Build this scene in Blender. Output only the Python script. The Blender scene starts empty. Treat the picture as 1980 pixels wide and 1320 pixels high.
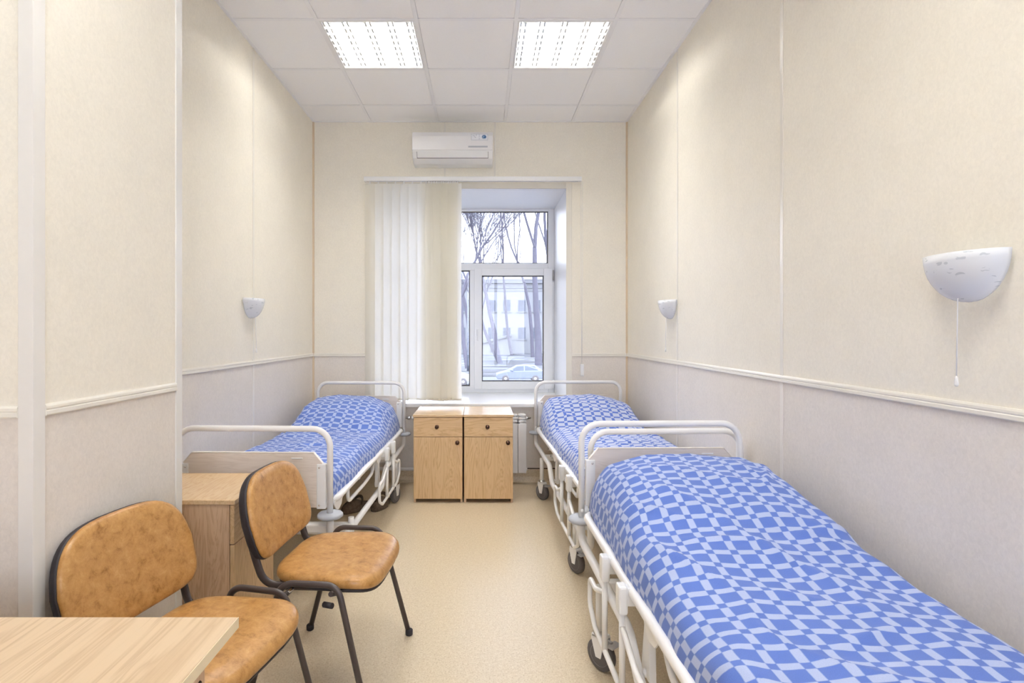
import bpy, bmesh, math, random
from mathutils import Vector, Matrix, noise
R = math.radians
PI = math.pi
scn = bpy.context.scene
COL = scn.collection

# ------------------------------------------------------------------ camera, sky, exposure
cam_d = bpy.data.cameras.new('camera')
cam = bpy.data.objects.new('camera', cam_d)
COL.objects.link(cam)
CZ = 1.338
cam.location = (0, 0, CZ)
cam.rotation_euler = (R(90), 0, 0)
cam_d.sensor_width = 36.0
cam_d.lens = 1020 / 1980 * 36
cam_d.shift_x = 58 / 1980
cam_d.shift_y = -18 / 1980
cam_d.clip_start = 0.02
cam_d.clip_end = 600
scn.camera = cam

SKY_STRENGTH = 6.0
LAMP_STRENGTH = 112.0
world = bpy.data.worlds.new('overcast_sky')
scn.world = world
world.use_nodes = True
wn = world.node_tree
wn.nodes.clear()
w_out = wn.nodes.new('ShaderNodeOutputWorld')
w_bg = wn.nodes.new('ShaderNodeBackground')
w_tc = wn.nodes.new('ShaderNodeTexCoord')
w_sep = wn.nodes.new('ShaderNodeSeparateXYZ')
w_rmp = wn.nodes.new('ShaderNodeValToRGB')
w_rmp.color_ramp.elements[0].position = 0.0
w_rmp.color_ramp.elements[0].color = (0.88, 0.91, 1.0, 1)
w_rmp.color_ramp.elements[1].position = 1.0
w_rmp.color_ramp.elements[1].color = (0.72, 0.82, 1.0, 1)
wn.links.new(w_tc.outputs['Generated'], w_sep.inputs[0])
wn.links.new(w_sep.outputs['Z'], w_rmp.inputs[0])
wn.links.new(w_rmp.outputs[0], w_bg.inputs['Color'])
w_bg.inputs['Strength'].default_value = SKY_STRENGTH
wn.links.new(w_bg.outputs[0], w_out.inputs[0])

scn.view_settings.view_transform = 'Standard'
scn.view_settings.look = 'None'
scn.view_settings.exposure = 0.42
scn.view_settings.gamma = 1.0
scn.view_settings.use_curve_mapping = False
scn.cycles.max_bounces = 12
scn.cycles.diffuse_bounces = 7
scn.cycles.transparent_max_bounces = 16

# ------------------------------------------------------------------ object helpers
def tag(o, label=None, cat=None, group=None, kind=None):
    if label: o['label'] = label
    if cat: o['category'] = cat
    if group: o['group'] = group
    if kind: o['kind'] = kind
    return o

def empty(name, loc=(0, 0, 0), rz=0, label=None, cat=None, group=None, kind=None):
    o = bpy.data.objects.new(name, None)
    o.empty_display_size = 0.1
    o.location = loc
    o.rotation_euler = (0, 0, rz)
    COL.objects.link(o)
    return tag(o, label, cat, group, kind)

def link_mesh(name, me, m, parent=None):
    if m is not None and not me.materials:
        me.materials.append(m)
    o = bpy.data.objects.new(name, me)
    COL.objects.link(o)
    if parent: o.parent = parent
    return o

def obj(name, bm, m, parent=None, smooth=False, auto=None):
    me = bpy.data.meshes.new(name)
    bmesh.ops.recalc_face_normals(bm, faces=bm.faces)
    bm.to_mesh(me)
    bm.free()
    if smooth:
        me.shade_smooth()
        if auto:
            me.set_sharp_from_angle(angle=R(auto))
    return link_mesh(name, me, m, parent)

def copy_tree(o, parent=None):
    c = o.copy()
    COL.objects.link(c)
    if parent is not None: c.parent = parent
    for ch in list(o.children):
        copy_tree(ch, c)
    return c

# ------------------------------------------------------------------ geometry helpers
def BM(): return bmesh.new()

def box(bm, lo, hi, bev=0, seg=2):
    b2 = bmesh.new()
    r = bmesh.ops.create_cube(b2, size=1)
    for v in b2.verts:
        v.co = Vector((lo[i] + (v.co[i] + .5) * (hi[i] - lo[i]) for i in range(3)))
    if bev:
        bmesh.ops.bevel(b2, geom=list(b2.edges), offset=bev, segments=seg, affect='EDGES', profile=.5)
    merge(bm, b2)
    return bm

def merge(bm, b2, M=None):
    mp = {}
    for v in b2.verts:
        mp[v.index if False else v] = bm.verts.new(M @ v.co if M else v.co)
    for f in b2.faces:
        try: nf = bm.faces.new([mp[v] for v in f.verts]); nf.smooth = f.smooth
        except ValueError: pass
    b2.free()

def cbox(bm, c, s, bev=0, seg=2):
    return box(bm, [c[i] - s[i] / 2 for i in range(3)], [c[i] + s[i] / 2 for i in range(3)], bev, seg)

def fillet(pts, r, n=5):
    pts = [Vector(p) for p in pts]
    out = [pts[0]]
    for i in range(1, len(pts) - 1):
        rr = r[i - 1] if isinstance(r, (list, tuple)) else r
        a, b, c = pts[i - 1], pts[i], pts[i + 1]
        d1, d2 = (a - b), (c - b)
        l1, l2 = d1.length, d2.length
        d1.normalize(); d2.normalize()
        ang = d1.angle(d2)
        if ang > PI - .02 or rr <= 0:
            out.append(b); continue
        t = min(rr / math.tan(ang / 2), l1 * .49, l2 * .49)
        p1, p2 = b + d1 * t, b + d2 * t
        rad = t * math.tan(ang / 2)
        cen = b + (d1 + d2).normalized() * (rad / math.sin(ang / 2))
        v1, v2 = p1 - cen, p2 - cen
        tot = v1.angle(v2)
        for k in range(n + 1):
            s = k / n
            v = (v1 * math.sin((1 - s) * tot) + v2 * math.sin(s * tot)) / math.sin(tot)
            out.append(cen + v)
    out.append(pts[-1])
    return out

def tube(bm, pts, r, n=10, caps=True, closed=False, ry=None, up=None):
    """round or oval tube along a polyline; r may be a list"""
    pts = [Vector(p) for p in pts]
    N = len(pts)
    rs = r if isinstance(r, (list, tuple)) else [r] * N
    rings = []
    prev = None
    for i in range(N):
        if closed:
            t = (pts[(i + 1) % N] - pts[i - 1]).normalized()
        elif i == 0: t = (pts[1] - pts[0]).normalized()
        elif i == N - 1: t = (pts[-1] - pts[-2]).normalized()
        else:
            t = ((pts[i + 1] - pts[i]).normalized() + (pts[i] - pts[i - 1]).normalized())
            t = t.normalized() if t.length > 1e-6 else (pts[i] - pts[i - 1]).normalized()
        if up is not None:
            u = Vector(up); u = (u - t * u.dot(t)).normalized()
        elif prev is None:
            u = Vector((0, 0, 1)) if abs(t.z) < .9 else Vector((1, 0, 0))
            u = (u - t * u.dot(t)).normalized()
        else:
            u = (prev - t * prev.dot(t)).normalized()
        prev = u
        w = t.cross(u)
        a, b = rs[i], (ry * rs[i] / rs[0] if ry else rs[i])
        rings.append([bm.verts.new(pts[i] + u * (a * math.cos(2 * PI * k / n)) + w * (b * math.sin(2 * PI * k / n))) for k in range(n)])
    M = N if closed else N - 1
    for i in range(M):
        A, B = rings[i], rings[(i + 1) % N]
        for k in range(n):
            f = bm.faces.new((A[k], A[(k + 1) % n], B[(k + 1) % n], B[k]))
            f.smooth = True
    if caps and not closed:
        bm.faces.new(rings[0]); bm.faces.new(list(reversed(rings[-1])))
    return bm

def lathe(bm, prof, n=24, axis='z', c=(0, 0, 0)):
    """profile of (radius, height) turned round an axis"""
    c = Vector(c)
    def P(r, h, a):
        x, y = r * math.cos(a), r * math.sin(a)
        if axis == 'z': return c + Vector((x, y, h))
        if axis == 'y': return c + Vector((x, h, y))
        return c + Vector((h, x, y))
    rings = []
    for (r, h) in prof:
        if r < 1e-6: rings.append([bm.verts.new(P(0, h, 0))])
        else: rings.append([bm.verts.new(P(r, h, 2 * PI * k / n)) for k in range(n)])
    for A, B in zip(rings, rings[1:]):
        for k in range(n):
            k2 = (k + 1) % n
            if len(A) == 1 and len(B) == 1: continue
            if len(A) == 1: f = bm.faces.new((A[0], B[k], B[k2]))
            elif len(B) == 1: f = bm.faces.new((A[k], A[k2], B[0]))
            else: f = bm.faces.new((A[k], A[k2], B[k2], B[k]))
            f.smooth = True
    if len(rings[0]) > 1: bm.faces.new(rings[0])
    if len(rings[-1]) > 1: bm.faces.new(list(reversed(rings[-1])))
    return bm

def prism(bm, poly, axis, a, b, bev=0):
    """closed 2-D polygon pushed along an axis from a to b; poly in the two other axes in xyz order"""
    b2 = bmesh.new()
    def P(p, h):
        if axis == 'x': return (h, p[0], p[1])
        if axis == 'y': return (p[0], h, p[1])
        return (p[0], p[1], h)
    A = [b2.verts.new(P(p, a)) for p in poly]
    B = [b2.verts.new(P(p, b)) for p in poly]
    n = len(poly)
    b2.faces.new(A); b2.faces.new(list(reversed(B)))
    for k in range(n):
        b2.faces.new((A[k], B[k], B[(k + 1) % n], A[(k + 1) % n]))
    bmesh.ops.recalc_face_normals(b2, faces=b2.faces)
    if bev:
        bmesh.ops.bevel(b2, geom=list(b2.edges), offset=bev, segments=2, affect='EDGES', profile=.5)
    merge(bm, b2)
    return bm

def smoothstep(a, b, x):
    t = max(0, min(1, (x - a) / (b - a)))
    return t * t * (3 - 2 * t)

# ------------------------------------------------------------------ materials
class NT:
    def __init__(s, name):
        s.m = bpy.data.materials.new(name)
        s.m.use_nodes = True
        s.t = s.m.node_tree
        s.t.nodes.clear()
        s.out = s.t.nodes.new('ShaderNodeOutputMaterial')
    def n(s, typ, **kw):
        nd = s.t.nodes.new('ShaderNode' + typ)
        for k, v in kw.items():
            setattr(nd, k, v)
        return nd
    def l(s, a, b): s.t.links.new(a, b)
    def math(s, op, a, b=None, c=None):
        nd = s.n('Math', operation=op)
        for i, v in enumerate((a, b, c)):
            if v is None: continue
            if isinstance(v, (int, float)): nd.inputs[i].default_value = v
            else: s.l(v, nd.inputs[i])
        return nd.outputs[0]
    def mix(s, fac, c1, c2, blend='MIX'):
        nd = s.n('Mix', data_type='RGBA', blend_type=blend)
        for i, v in ((0, fac), (6, c1), (7, c2)):
            if isinstance(v, (int, float)): nd.inputs[i].default_value = v
            elif isinstance(v, tuple): nd.inputs[i].default_value = (*v[:3], 1)
            else: s.l(v, nd.inputs[i])
        return nd.outputs[2]
    def noise(s, vec, scale, detail=4, rough=.55, dist=0):
        nd = s.n('TexNoise')
        nd.inputs['Scale'].default_value = scale
        nd.inputs['Detail'].default_value = detail
        nd.inputs['Roughness'].default_value = rough
        nd.inputs['Distortion'].default_value = dist
        if vec is not None: s.l(vec, nd.inputs['Vector'])
        return nd.outputs[0]
    def coords(s, kind='Object', scale=(1, 1, 1), rot=(0, 0, 0)):
        tc = s.n('TexCoord'); mp = s.n('Mapping')
        mp.inputs['Scale'].default_value = scale
        mp.inputs['Rotation'].default_value = rot
        s.l(tc.outputs[kind], mp.inputs[0])
        return mp.outputs[0]
    def ramp(s, fac, stops):
        nd = s.n('ValToRGB')
        cr = nd.color_ramp
        while len(cr.elements) < len(stops): cr.elements.new(.5)
        for e, (p, c) in zip(cr.elements, stops):
            e.position = p
            e.color = (*c, 1) if isinstance(c, tuple) else (c, c, c, 1)
        s.l(fac, nd.inputs[0])
        return nd.outputs[0]
    def bsdf(s, col, rough=.5, spec=.5, metal=0, bump=None, bstr=.2, bdist=.002, coat=0):
        b = s.n('BsdfPrincipled')
        for k, v in (('Base Color', col), ('Roughness', rough)):
            if isinstance(v, tuple): b.inputs[k].default_value = (*v[:3], 1)
            elif isinstance(v, (int, float)): b.inputs[k].default_value = v
            else: s.l(v, b.inputs[k])
        b.inputs['Specular IOR Level'].default_value = spec
        b.inputs['Metallic'].default_value = metal
        b.inputs['Coat Weight'].default_value = coat
        if bump is not None:
            bn = s.n('Bump')
            bn.inputs['Strength'].default_value = bstr
            bn.inputs['Distance'].default_value = bdist
            s.l(bump, bn.inputs['Height'])
            s.l(bn.outputs[0], b.inputs['Normal'])
        s.l(b.outputs[0], s.out.inputs[0])
        return b

def plain(name, col, rough=.5, spec=.5, metal=0, nz=.04, scale=30, coat=0):
    m = NT(name)
    f = m.noise(m.coords(), scale, 3)
    c = m.mix(f, tuple(x * (1 - nz) for x in col), tuple(min(1, x * (1 + nz)) for x in col))
    m.bsdf(c, rough, spec, metal, coat=coat)
    return m.m

def wallpaper(name, col, var, bs=.15):
    m = NT(name)
    co = m.coords()
    a = m.noise(m.coords(scale=(1, 1, .75)), 95, 5, .65, .8)
    b = m.noise(co, 9, 3)
    f = m.math('ADD', m.math('MULTIPLY', a, .75), m.math('MULTIPLY', b, .25))
    c = m.ramp(f, [(.36, tuple(x * (1 - var) for x in col)), (.62, tuple(min(1, x * (1 + var * .6)) for x in col))])
    m.bsdf(c, .62, .3, bump=a, bstr=bs, bdist=.001)
    return m.m

def wood(name, c1, c2, axis, rough=.38, scale=1.0, spec=.4):
    """laminate with the grain along one axis"""
    m = NT(name)
    s = [11 * scale] * 3
    s['xyz'.index(axis)] = .9 * scale
    co = m.coords(scale=tuple(s))
    g = m.noise(co, 1.1, 4, .55, 1.6)
    rings = m.math('ABSOLUTE', m.math('SINE', m.math('MULTIPLY', g, 34)))
    s2 = [150 * scale] * 3
    s2['xyz'.index(axis)] = 3.5 * scale
    fine = m.noise(m.coords(scale=tuple(s2)), 1.0, 3, .6)
    f = m.math('ADD', m.math('MULTIPLY', rings, .42), m.math('MULTIPLY', fine, .58))
    c = m.ramp(f, [(.22, c2), (.66, c1)])
    m.bsdf(c, rough, spec, bump=fine, bstr=.06, bdist=.0006)
    return m.m

M = {}
M['wall_up'] = wallpaper('cream_wallpaper', (.865, .82, .715), .045)
M['wall_low'] = wallpaper('rose_beige_wallpaper', (.775, .72, .655), .06)
M['trim'] = plain('cream_plastic_trim', (.80, .765, .68), .28, .5, nz=.02)
M['trim_low'] = plain('beige_plastic_trim', (.82, .775, .71), .28, .5, nz=.02)
M['trim_corner'] = plain('tan_corner_trim', (.66, .53, .37), .4, .4)
M['pillar_trim'] = plain('pale_corner_trim', (.80, .78, .74), .3, .5, nz=.02)
M['tile'] = None
M['white_metal'] = plain('white_enamel', (.88, .875, .865), .28, .5, nz=.015, scale=8)
M['white_plastic'] = plain('white_plastic', (.84, .84, .83), .3, .5, nz=.02)
M['upvc'] = plain('white_window_profile', (.86, .87, .89), .25, .5, nz=.015)
M['reveal'] = plain('white_reveal_lining', (.84, .85, .88), .4, .4, nz=.02)
M['sill'] = plain('white_window_sill', (.88, .88, .88), .22, .5, nz=.015)
M['gray_rubber'] = plain('grey_rubber', (.46, .48, .52), .5, .4)
M['tyre'] = plain('dark_grey_tyre', (.13, .12, .12), .6, .3)
M['hub'] = plain('grey_wheel_hub', (.40, .39, .39), .4, .5)
M['chrome'] = plain('chrome', (.75, .75, .76), .15, .5, 1.0, nz=.02)
M['black_metal'] = plain('dark_brown_painted_steel', (.062, .048, .044), .38, .5, nz=.15)
M['black_plastic'] = plain('black_plastic', (.028, .024, .028), .55, .4, nz=.1)
M['gap'] = plain('dark_gap', (.03, .02, .015), .8, .1)
M['knob'] = plain('dark_bronze', (.075, .035, .02), .25, .5, .6)
M['board'] = wood('pale_bed_laminate', (.77, .70, .63), (.69, .615, .545), 'x', .42, 1.0)
M['board_edge'] = plain('cream_edge_band', (.86, .80, .72), .4)
M['oak_v'] = wood('oak_laminate_upright', (.68, .475, .262), (.53, .335, .165), 'z', .4)
M['oak_h'] = wood('oak_laminate_level', (.68, .475, .262), (.53, .335, .165), 'x', .4)
M['oak_top'] = wood('oak_laminate_top', (.70, .50, .29), (.60, .40, .21), 'x', .25, spec=.6)
M['oak_side'] = wood('rosy_oak_laminate', (.64, .44, .28), (.51, .32, .19), 'z', .42)
M['desk_top'] = wood('desk_laminate', (.63, .485, .325), (.51, .37, .235), 'y', .35, .8)
M['desk_edge'] = plain('pale_edge_band', (.78, .66, .45), .45)

m = NT('mineral_ceiling_tile')
a = m.noise(m.coords(), 160, 4, .7)
m.bsdf(m.ramp(a, [(.3, (.92, .915, .915)), (.7, (.95, .945, .945))]), .8, .2, bump=a, bstr=.12, bdist=.001)
M['tile'] = m.m
M['grid'] = plain('white_ceiling_grid', (.88, .88, .89), .35, .5, nz=.01)

m = NT('speckled_linoleum')
co = m.coords()
f1 = m.noise(co, 150, 4, .8)
f2 = m.noise(co, 60, 4, .75)
f3 = m.noise(co, 1.7, 3)
c = m.ramp(f1, [(.30, (.44, .33, .19)), (.45, (.69, .58, .41)), (.60, (.77, .67, .51)), (.74, (.88, .82, .68))])
c2 = m.ramp(f2, [(.3, (.84, .80, .74)), (.6, (1, 1, 1))])
c = m.mix(.7, c, c2, 'MULTIPLY')
m.bsdf(c, .30, .5, bump=f1, bstr=.03, bdist=.0005)
M['floor'] = m.m

m = NT('tan_leatherette')
co = m.coords()
a = m.noise(co, 30, 10, .75, .3)
b = m.noise(co, 300, 2)
v = m.n('TexVoronoi', feature='DISTANCE_TO_EDGE'); v.inputs['Scale'].default_value = 120
m.l(co, v.inputs['Vector'])
cc = m.ramp(a, [(.30, (.24, .10, .020)), (.46, (.42, .215, .062)), (.58, (.49, .265, .088)), (.74, (.60, .37, .16))])
h = m.math('ADD', m.math('MULTIPLY', b, .4), m.math('MULTIPLY', m.math('MINIMUM', v.outputs['Distance'], .12), 5))
m.bsdf(cc, m.ramp(a, [(.3, .38), (.7, .27)]), .5, bump=h, bstr=.10, bdist=.0008)
M['leather'] = m.m

def blanket_mat(name, big, small, pu, pv):
    m = NT(name)
    tc = m.n('TexCoord')
    sep = m.n('SeparateXYZ')
    m.l(tc.outputs['UV'], sep.inputs[0])
    n1 = m.noise(tc.outputs['UV'], 7, 2)
    n2 = m.noise(m.coords('UV', (1.3, .8, 1)), 9, 2)
    def band(o, nz, p, frac):
        x = m.math('ADD', o, m.math('MULTIPLY', m.math('SUBTRACT', nz, .5), .009))
        fr = m.math('FRACT', m.math('DIVIDE', m.math('ADD', x, 10), p))
        # soft edged step: woven threads blend over about a millimetre
        d = m.math('SUBTRACT', frac / 2, m.math('ABSOLUTE', m.math('SUBTRACT', fr, .5)))
        s = m.math('ADD', m.math('MULTIPLY', d, 25), .5)
        s2 = m.n('Clamp'); m.l(s, s2.inputs[0])
        return s2.outputs[0]
    a = band(sep.outputs[0], n1, pu, .31)
    b = band(sep.outputs[1], n2, pv, .33)
    x = m.math('ABSOLUTE', m.math('SUBTRACT', a, b))
    weave = m.noise(m.coords('UV', (1, 1, 1)), 420, 2, .7)
    c = m.mix(x, big, small)
    c = m.mix(.5, c, m.ramp(weave, [(.3, .74), (.7, 1.0)]), 'MULTIPLY')
    bs = m.bsdf(c, .85, .15, bump=weave, bstr=.35, bdist=.0012)
    bs.inputs['Sheen Weight'].default_value = .15
    return m.m
BLUE, PALE = (.108, .188, .56), (.45, .53, .78)
M['blanket'] = blanket_mat('blue_checked_blanket_cloth', BLUE, PALE, .072, .061)
M['blanket_rev'] = blanket_mat('pale_checked_blanket_cloth', (.56, .62, .80), (.10, .18, .58), .072, .058)

m = NT('translucent_blind_fabric')
co = m.coords(scale=(60, 60, 2))
f = m.noise(co, 4, 3)
c = m.mix(f, (.80, .76, .64), (.86, .82, .70))
d = m.n('BsdfDiffuse'); t = m.n('BsdfTranslucent'); mx = m.n('MixShader')
m.l(c, d.inputs[0]); t.inputs[0].default_value = (.96, .95, .92, 1)
mx.inputs[0].default_value = .60
m.l(d.outputs[0], mx.inputs[1]); m.l(t.outputs[0], mx.inputs[2]); m.l(mx.outputs[0], m.out.inputs[0])
M['blind'] = m.m

m = NT('window_glass')
tr = m.n('BsdfTransparent'); tr.inputs[0].default_value = (.95, .96, .99, 1)
gl = m.n('BsdfGlossy'); gl.inputs['Roughness'].default_value = .01
lw = m.n('Fresnel'); lw.inputs[0].default_value = 1.45
mx = m.n('MixShader')
m.l(lw.outputs[0], mx.inputs[0]); m.l(tr.outputs[0], mx.inputs[1]); m.l(gl.outputs[0], mx.inputs[2]); m.l(mx.outputs[0], m.out.inputs[0])
M['glass'] = m.m

m = NT('frosted_lamp_glass')
co = m.coords(scale=(1, 1, 1.6))
v = m.n('TexVoronoi'); v.inputs['Scale'].default_value = 26
m.l(co, v.inputs['Vector'])
n1 = m.noise(m.coords(scale=(30, 30, 130), rot=(0, R(25), R(30))), 1, 2)
f = m.math('MULTIPLY', m.math('LESS_THAN', v.outputs['Distance'], .30), m.math('GREATER_THAN', n1, .54))
c = m.mix(f, (.78, .80, .83), (.58, .61, .65))
m.bsdf(c, .25, .5, bump=f, bstr=.2, bdist=.001)
M['lamp_glass'] = m.m

m = NT('fluorescent_tube_glow')
e = m.n('Emission'); e.inputs[0].default_value = (1.0, .97, .92, 1); e.inputs[1].default_value = LAMP_STRENGTH
m.l(e.outputs[0], m.out.inputs[0])
M['tube'] = m.m
M['reflector'] = plain('white_reflector', (.88, .88, .88), .35, .5, nz=.01)
M['louver'] = plain('satin_louver', (.62, .63, .64), .3, .5, .3, nz=.02)

# outdoors
M['bark'] = plain('grey_bark', (.115, .11, .135), .9, .1, nz=.25, scale=3)
M['facade'] = plain('pale_plaster_facade', (.25, .255, .265), .9, .1, nz=.05, scale=.4)
M['facade_trim'] = plain('pale_cornice', (.20, .205, .22), .9, .1, nz=.03)
M['far_window'] = plain('dark_far_window', (.11, .12, .15), .5, .3, nz=.2, scale=1)
M['roof_snow'] = plain('snowy_roof', (.28, .29, .305), .9, .1)
M['carpaint'] = plain('silver_blue_car_paint', (.19, .21, .27), .3, .5, .2, nz=.03)
M['carwhite'] = plain('white_car_paint', (.34, .35, .37), .25, .6, nz=.03)
M['carglass'] = plain('dark_car_glass', (.07, .085, .11), .1, .6)
M['lamp_grey'] = plain('dark_grey_post_paint', (.10, .11, .14), .6, .3)
m = NT('snow_patched_lawn')
f = m.noise(m.coords(scale=(.12, .5, 1)), 1, 5, .65)
m.bsdf(m.ramp(f, [(.40, (.085, .085, .085)), (.52, (.14, .14, .15)), (.62, (.25, .26, .28))]), .95, .1)
M['lawn'] = m.m
M['asphalt'] = plain('wet_asphalt', (.13, .135, .15), .6, .3, nz=.1, scale=.6)

# ------------------------------------------------------------------ room measures
XL, XR = -1.509, 1.297
YB, YF = 4.707, -2.25
ZC = 3.211
DZ0, DZ1 = 1.122, 1.152           # dado rail
OX0, OX1, OZ0, OZ1 = -.92, .752, .708, 2.619   # window opening
YW = 5.49                          # window plane
PX, PY0, PY1 = -1.133, 1.33, 1.98  # pier on the left wall
TH = .012

def panel(name, lo, hi, m, parent, bev=.0015):
    return obj(name, box(BM(), lo, hi, bev, 1), m, parent)

# floor
bm = BM(); box(bm, (XL - .3, YF - .3, -.1), (XR + .3, YB + .3, 0))
tag(obj('floor', bm, M['floor']), kind='structure')

# --- left wall
def side_wall(name, x_in, sgn, joints, y0, y1):
    """sgn=+1: room lies on the +x side of the plane"""
    w = obj(name, box(BM(), (min(x_in - sgn * .25, x_in - sgn * TH), y0, 0), (max(x_in - sgn * .25, x_in - sgn * TH), y1, ZC + .1)), M['wall_up'])
    tag(w, kind='structure')
    xa, xb = sorted((x_in - sgn * TH, x_in))
    ys = sorted([y0] + joints + [y1])
    g = .004
    for a, b in zip(ys, ys[1:]):
        panel('upper_panel', (xa, a + g, DZ1 - .005), (xb, b - g, ZC), M['wall_up'], w)
        panel('lower_panel', (xa, a + g, .1), (xb, b - g, DZ0 + .005), M['wall_low'], w)
    for j in joints:
        xs = sorted((x_in - sgn * .002, x_in + sgn * .003))
        obj('seam_strip', box(BM(), (xs[0], j - .011, DZ1), (xs[1], j + .011, ZC), .001, 1), M['trim'], w)
        obj('seam_strip', box(BM(), (xs[0], j - .011, .1), (xs[1], j + .011, DZ0), .001, 1), M['trim_low'], w)
    return w

def dado_prof(s):   # offsets from wall plane, height
    return [(0, DZ0), (.0075 * s, DZ0), (.009 * s, DZ0 + .003), (.0085 * s, DZ0 + .012), (.0065 * s, DZ0 + .0145), (.008 * s, DZ0 + .018),
            (.0075 * s, DZ0 + .024), (.0045 * s, DZ1), (0, DZ1)]

def dado_x(parent, x_in, s, y0, y1):
    return obj('dado_rail', prism(BM(), [(x_in + a, h) for a, h in dado_prof(s)], 'y', y0, y1), M['trim'], parent)
def dado_y(parent, y_in, x0, x1, s=-1):
    return obj('dado_rail', prism(BM(), [(y_in + a, h) for a, h in dado_prof(s)], 'x', x0, x1), M['trim'], parent)

wl = side_wall('wall_left', XL, 1, [3.48, 2.26, 1.04, -.18, -1.40], YF, YB)
dado_x(wl, XL, 1, PY1, YB)
wr = side_wall('wall_right', XR, -1, [3.50, 2.281, 1.06, -.16, -1.38], YF, YB)
dado_x(wr, XR, -1, YF, YB)

# --- window wall
wb = tag(empty('wall_back'), kind='structure')
L = .012
def core(lo, hi): return obj('masonry', box(BM(), lo, hi), M['wall_up'], wb)
core((XL - .25, YB + TH, 0), (OX0 - L, 5.66, ZC + .1))
core((OX1 + L, YB + TH, 0), (XR + .25, 5.66, ZC + .1))
core((OX0 - L, YB + TH, OZ1 + L), (OX1 + L, 5.66, ZC + .1))
core((OX0 - L, YB + TH, 0), (OX1 + L, 5.66, OZ0 - .035))
g = .003
zl = DZ1 - .005
for poly in ([(XL, zl), (OX0, zl), (OX0, OZ1), (-.332 - g, OZ1), (-.332 - g, ZC), (XL, ZC)],
             [(-.332 + g, OZ1), (.115 - g, OZ1), (.115 - g, ZC), (-.332 + g, ZC)],
             [(.115 + g, OZ1), (OX1, OZ1), (OX1, zl), (XR, zl), (XR, ZC), (.115 + g, ZC)]):
    obj('upper_panel', prism(BM(), poly, 'y', YB, YB + TH), M['wall_up'], wb)
panel('lower_panel', (XL + g, YB, .1), (OX0 - g, YB + TH, DZ0 + .005), M['wall_low'], wb)
panel('lower_panel', (OX1 + g, YB, .1), (XR - g, YB + TH, DZ0 + .005), M['wall_low'], wb)
panel('lower_panel', (OX0 + g, YB, .1), (OX1 - g, YB + TH, OZ0 - .035), M['wall_low'], wb)
for x in (-.332, .115):
    obj('seam_strip', box(BM(), (x - .008, YB - .003, OZ1 + .05), (x + .008, YB, ZC), .001, 1), M['trim'], wb)
dado_y(wb, YB, XL, OX0 - .05)
dado_y(wb, YB, OX1 + .05, XR)
# lining of the deep opening
panel('reveal_lining', (OX0 - L, YB + .002, OZ0), (OX0, YW + .08, OZ1), M['reveal'], wb)
panel('reveal_lining', (OX1, YB + .002, OZ0), (OX1 + L, YW + .08, OZ1), M['reveal'], wb)
panel('reveal_lining', (OX0 - L, YB + .002, OZ1), (OX1 + L, YW + .08, OZ1 + L), M['reveal'], wb)
# casing strips round the opening
obj('casing_strip', box(BM(), (OX0 - .05, YB - .006, OZ0), (OX0 + .002, YB, OZ1 + .05), .002, 1), M['trim'], wb)
obj('casing_strip', box(BM(), (OX1 - .002, YB - .006, OZ0), (OX1 + .05, YB, OZ1 + .05), .002, 1), M['trim'], wb)
obj('casing_strip', box(BM(), (OX0 + .002, YB - .006, OZ1 - .002), (OX1 - .002, YB, OZ1 + .05), .002, 1), M['trim'], wb)

# --- wall behind the photographer, with an unseen window added for cool fill light, and the ward door in the left wall
QX0, QX1, QZ0, QZ1 = -.45, 1.15, .40, 2.95
wf = tag(empty('wall_front'), kind='structure')
for lo, hi in (((XL - .25, YF - .3, 0), (QX0, YF, ZC + .1)), ((QX1, YF - .3, 0), (XR + .25, YF, ZC + .1)),
               ((QX0, YF - .3, 0), (QX1, YF, QZ0)), ((QX0, YF - .3, QZ1), (QX1, YF, ZC + .1))):
    obj('masonry', box(BM(), lo, hi), M['wall_up'], wf)
dado_y(wf, YF, XL, QX0, 1); dado_y(wf, YF, QX1, XR, 1)
w2 = tag(empty('fill_light_window'), kind='structure')
for lo, hi in (((QX0, QZ0), (QX0 + .07, QZ1)), ((QX1 - .07, QZ0), (QX1, QZ1)), ((QX0 + .07, QZ0), (QX1 - .07, QZ0 + .07)), ((QX0 + .07, QZ1 - .07), (QX1 - .07, QZ1)), ((.315, QZ0 + .07), (.385, QZ1 - .07))):
    obj('frame_bar', box(BM(), (lo[0], YF - .2, lo[1]), (hi[0], YF - .14, hi[1]), .004, 1), M['upvc'], w2)
for x0, x1 in ((QX0 + .07, .315), (.385, QX1 - .07)):
    obj('pane', box(BM(), (x0, YF - .172, QZ0 + .07), (x1, YF - .167, QZ1 - .07)), M['glass'], w2)
obj('window_sill', box(BM(), (QX0 - .05, YF - .14, QZ0 - .03), (QX1 + .05, YF + .12, QZ0), .006, 2), M['sill'], w2)
dr = obj('door_1', box(BM(), (XL + .001, -1.15, .005), (XL + .035, -.25, 2.05), .003, 1), M['white_plastic']); tag(dr, kind='structure')
bm = BM(); tube(bm, [(XL + .035, -.33, 1.0), (XL + .085, -.33, 1.0), (XL + .085, -.44, 1.0)], .009, 8)
obj('door_handle', bm, M['chrome'], dr)

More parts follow.
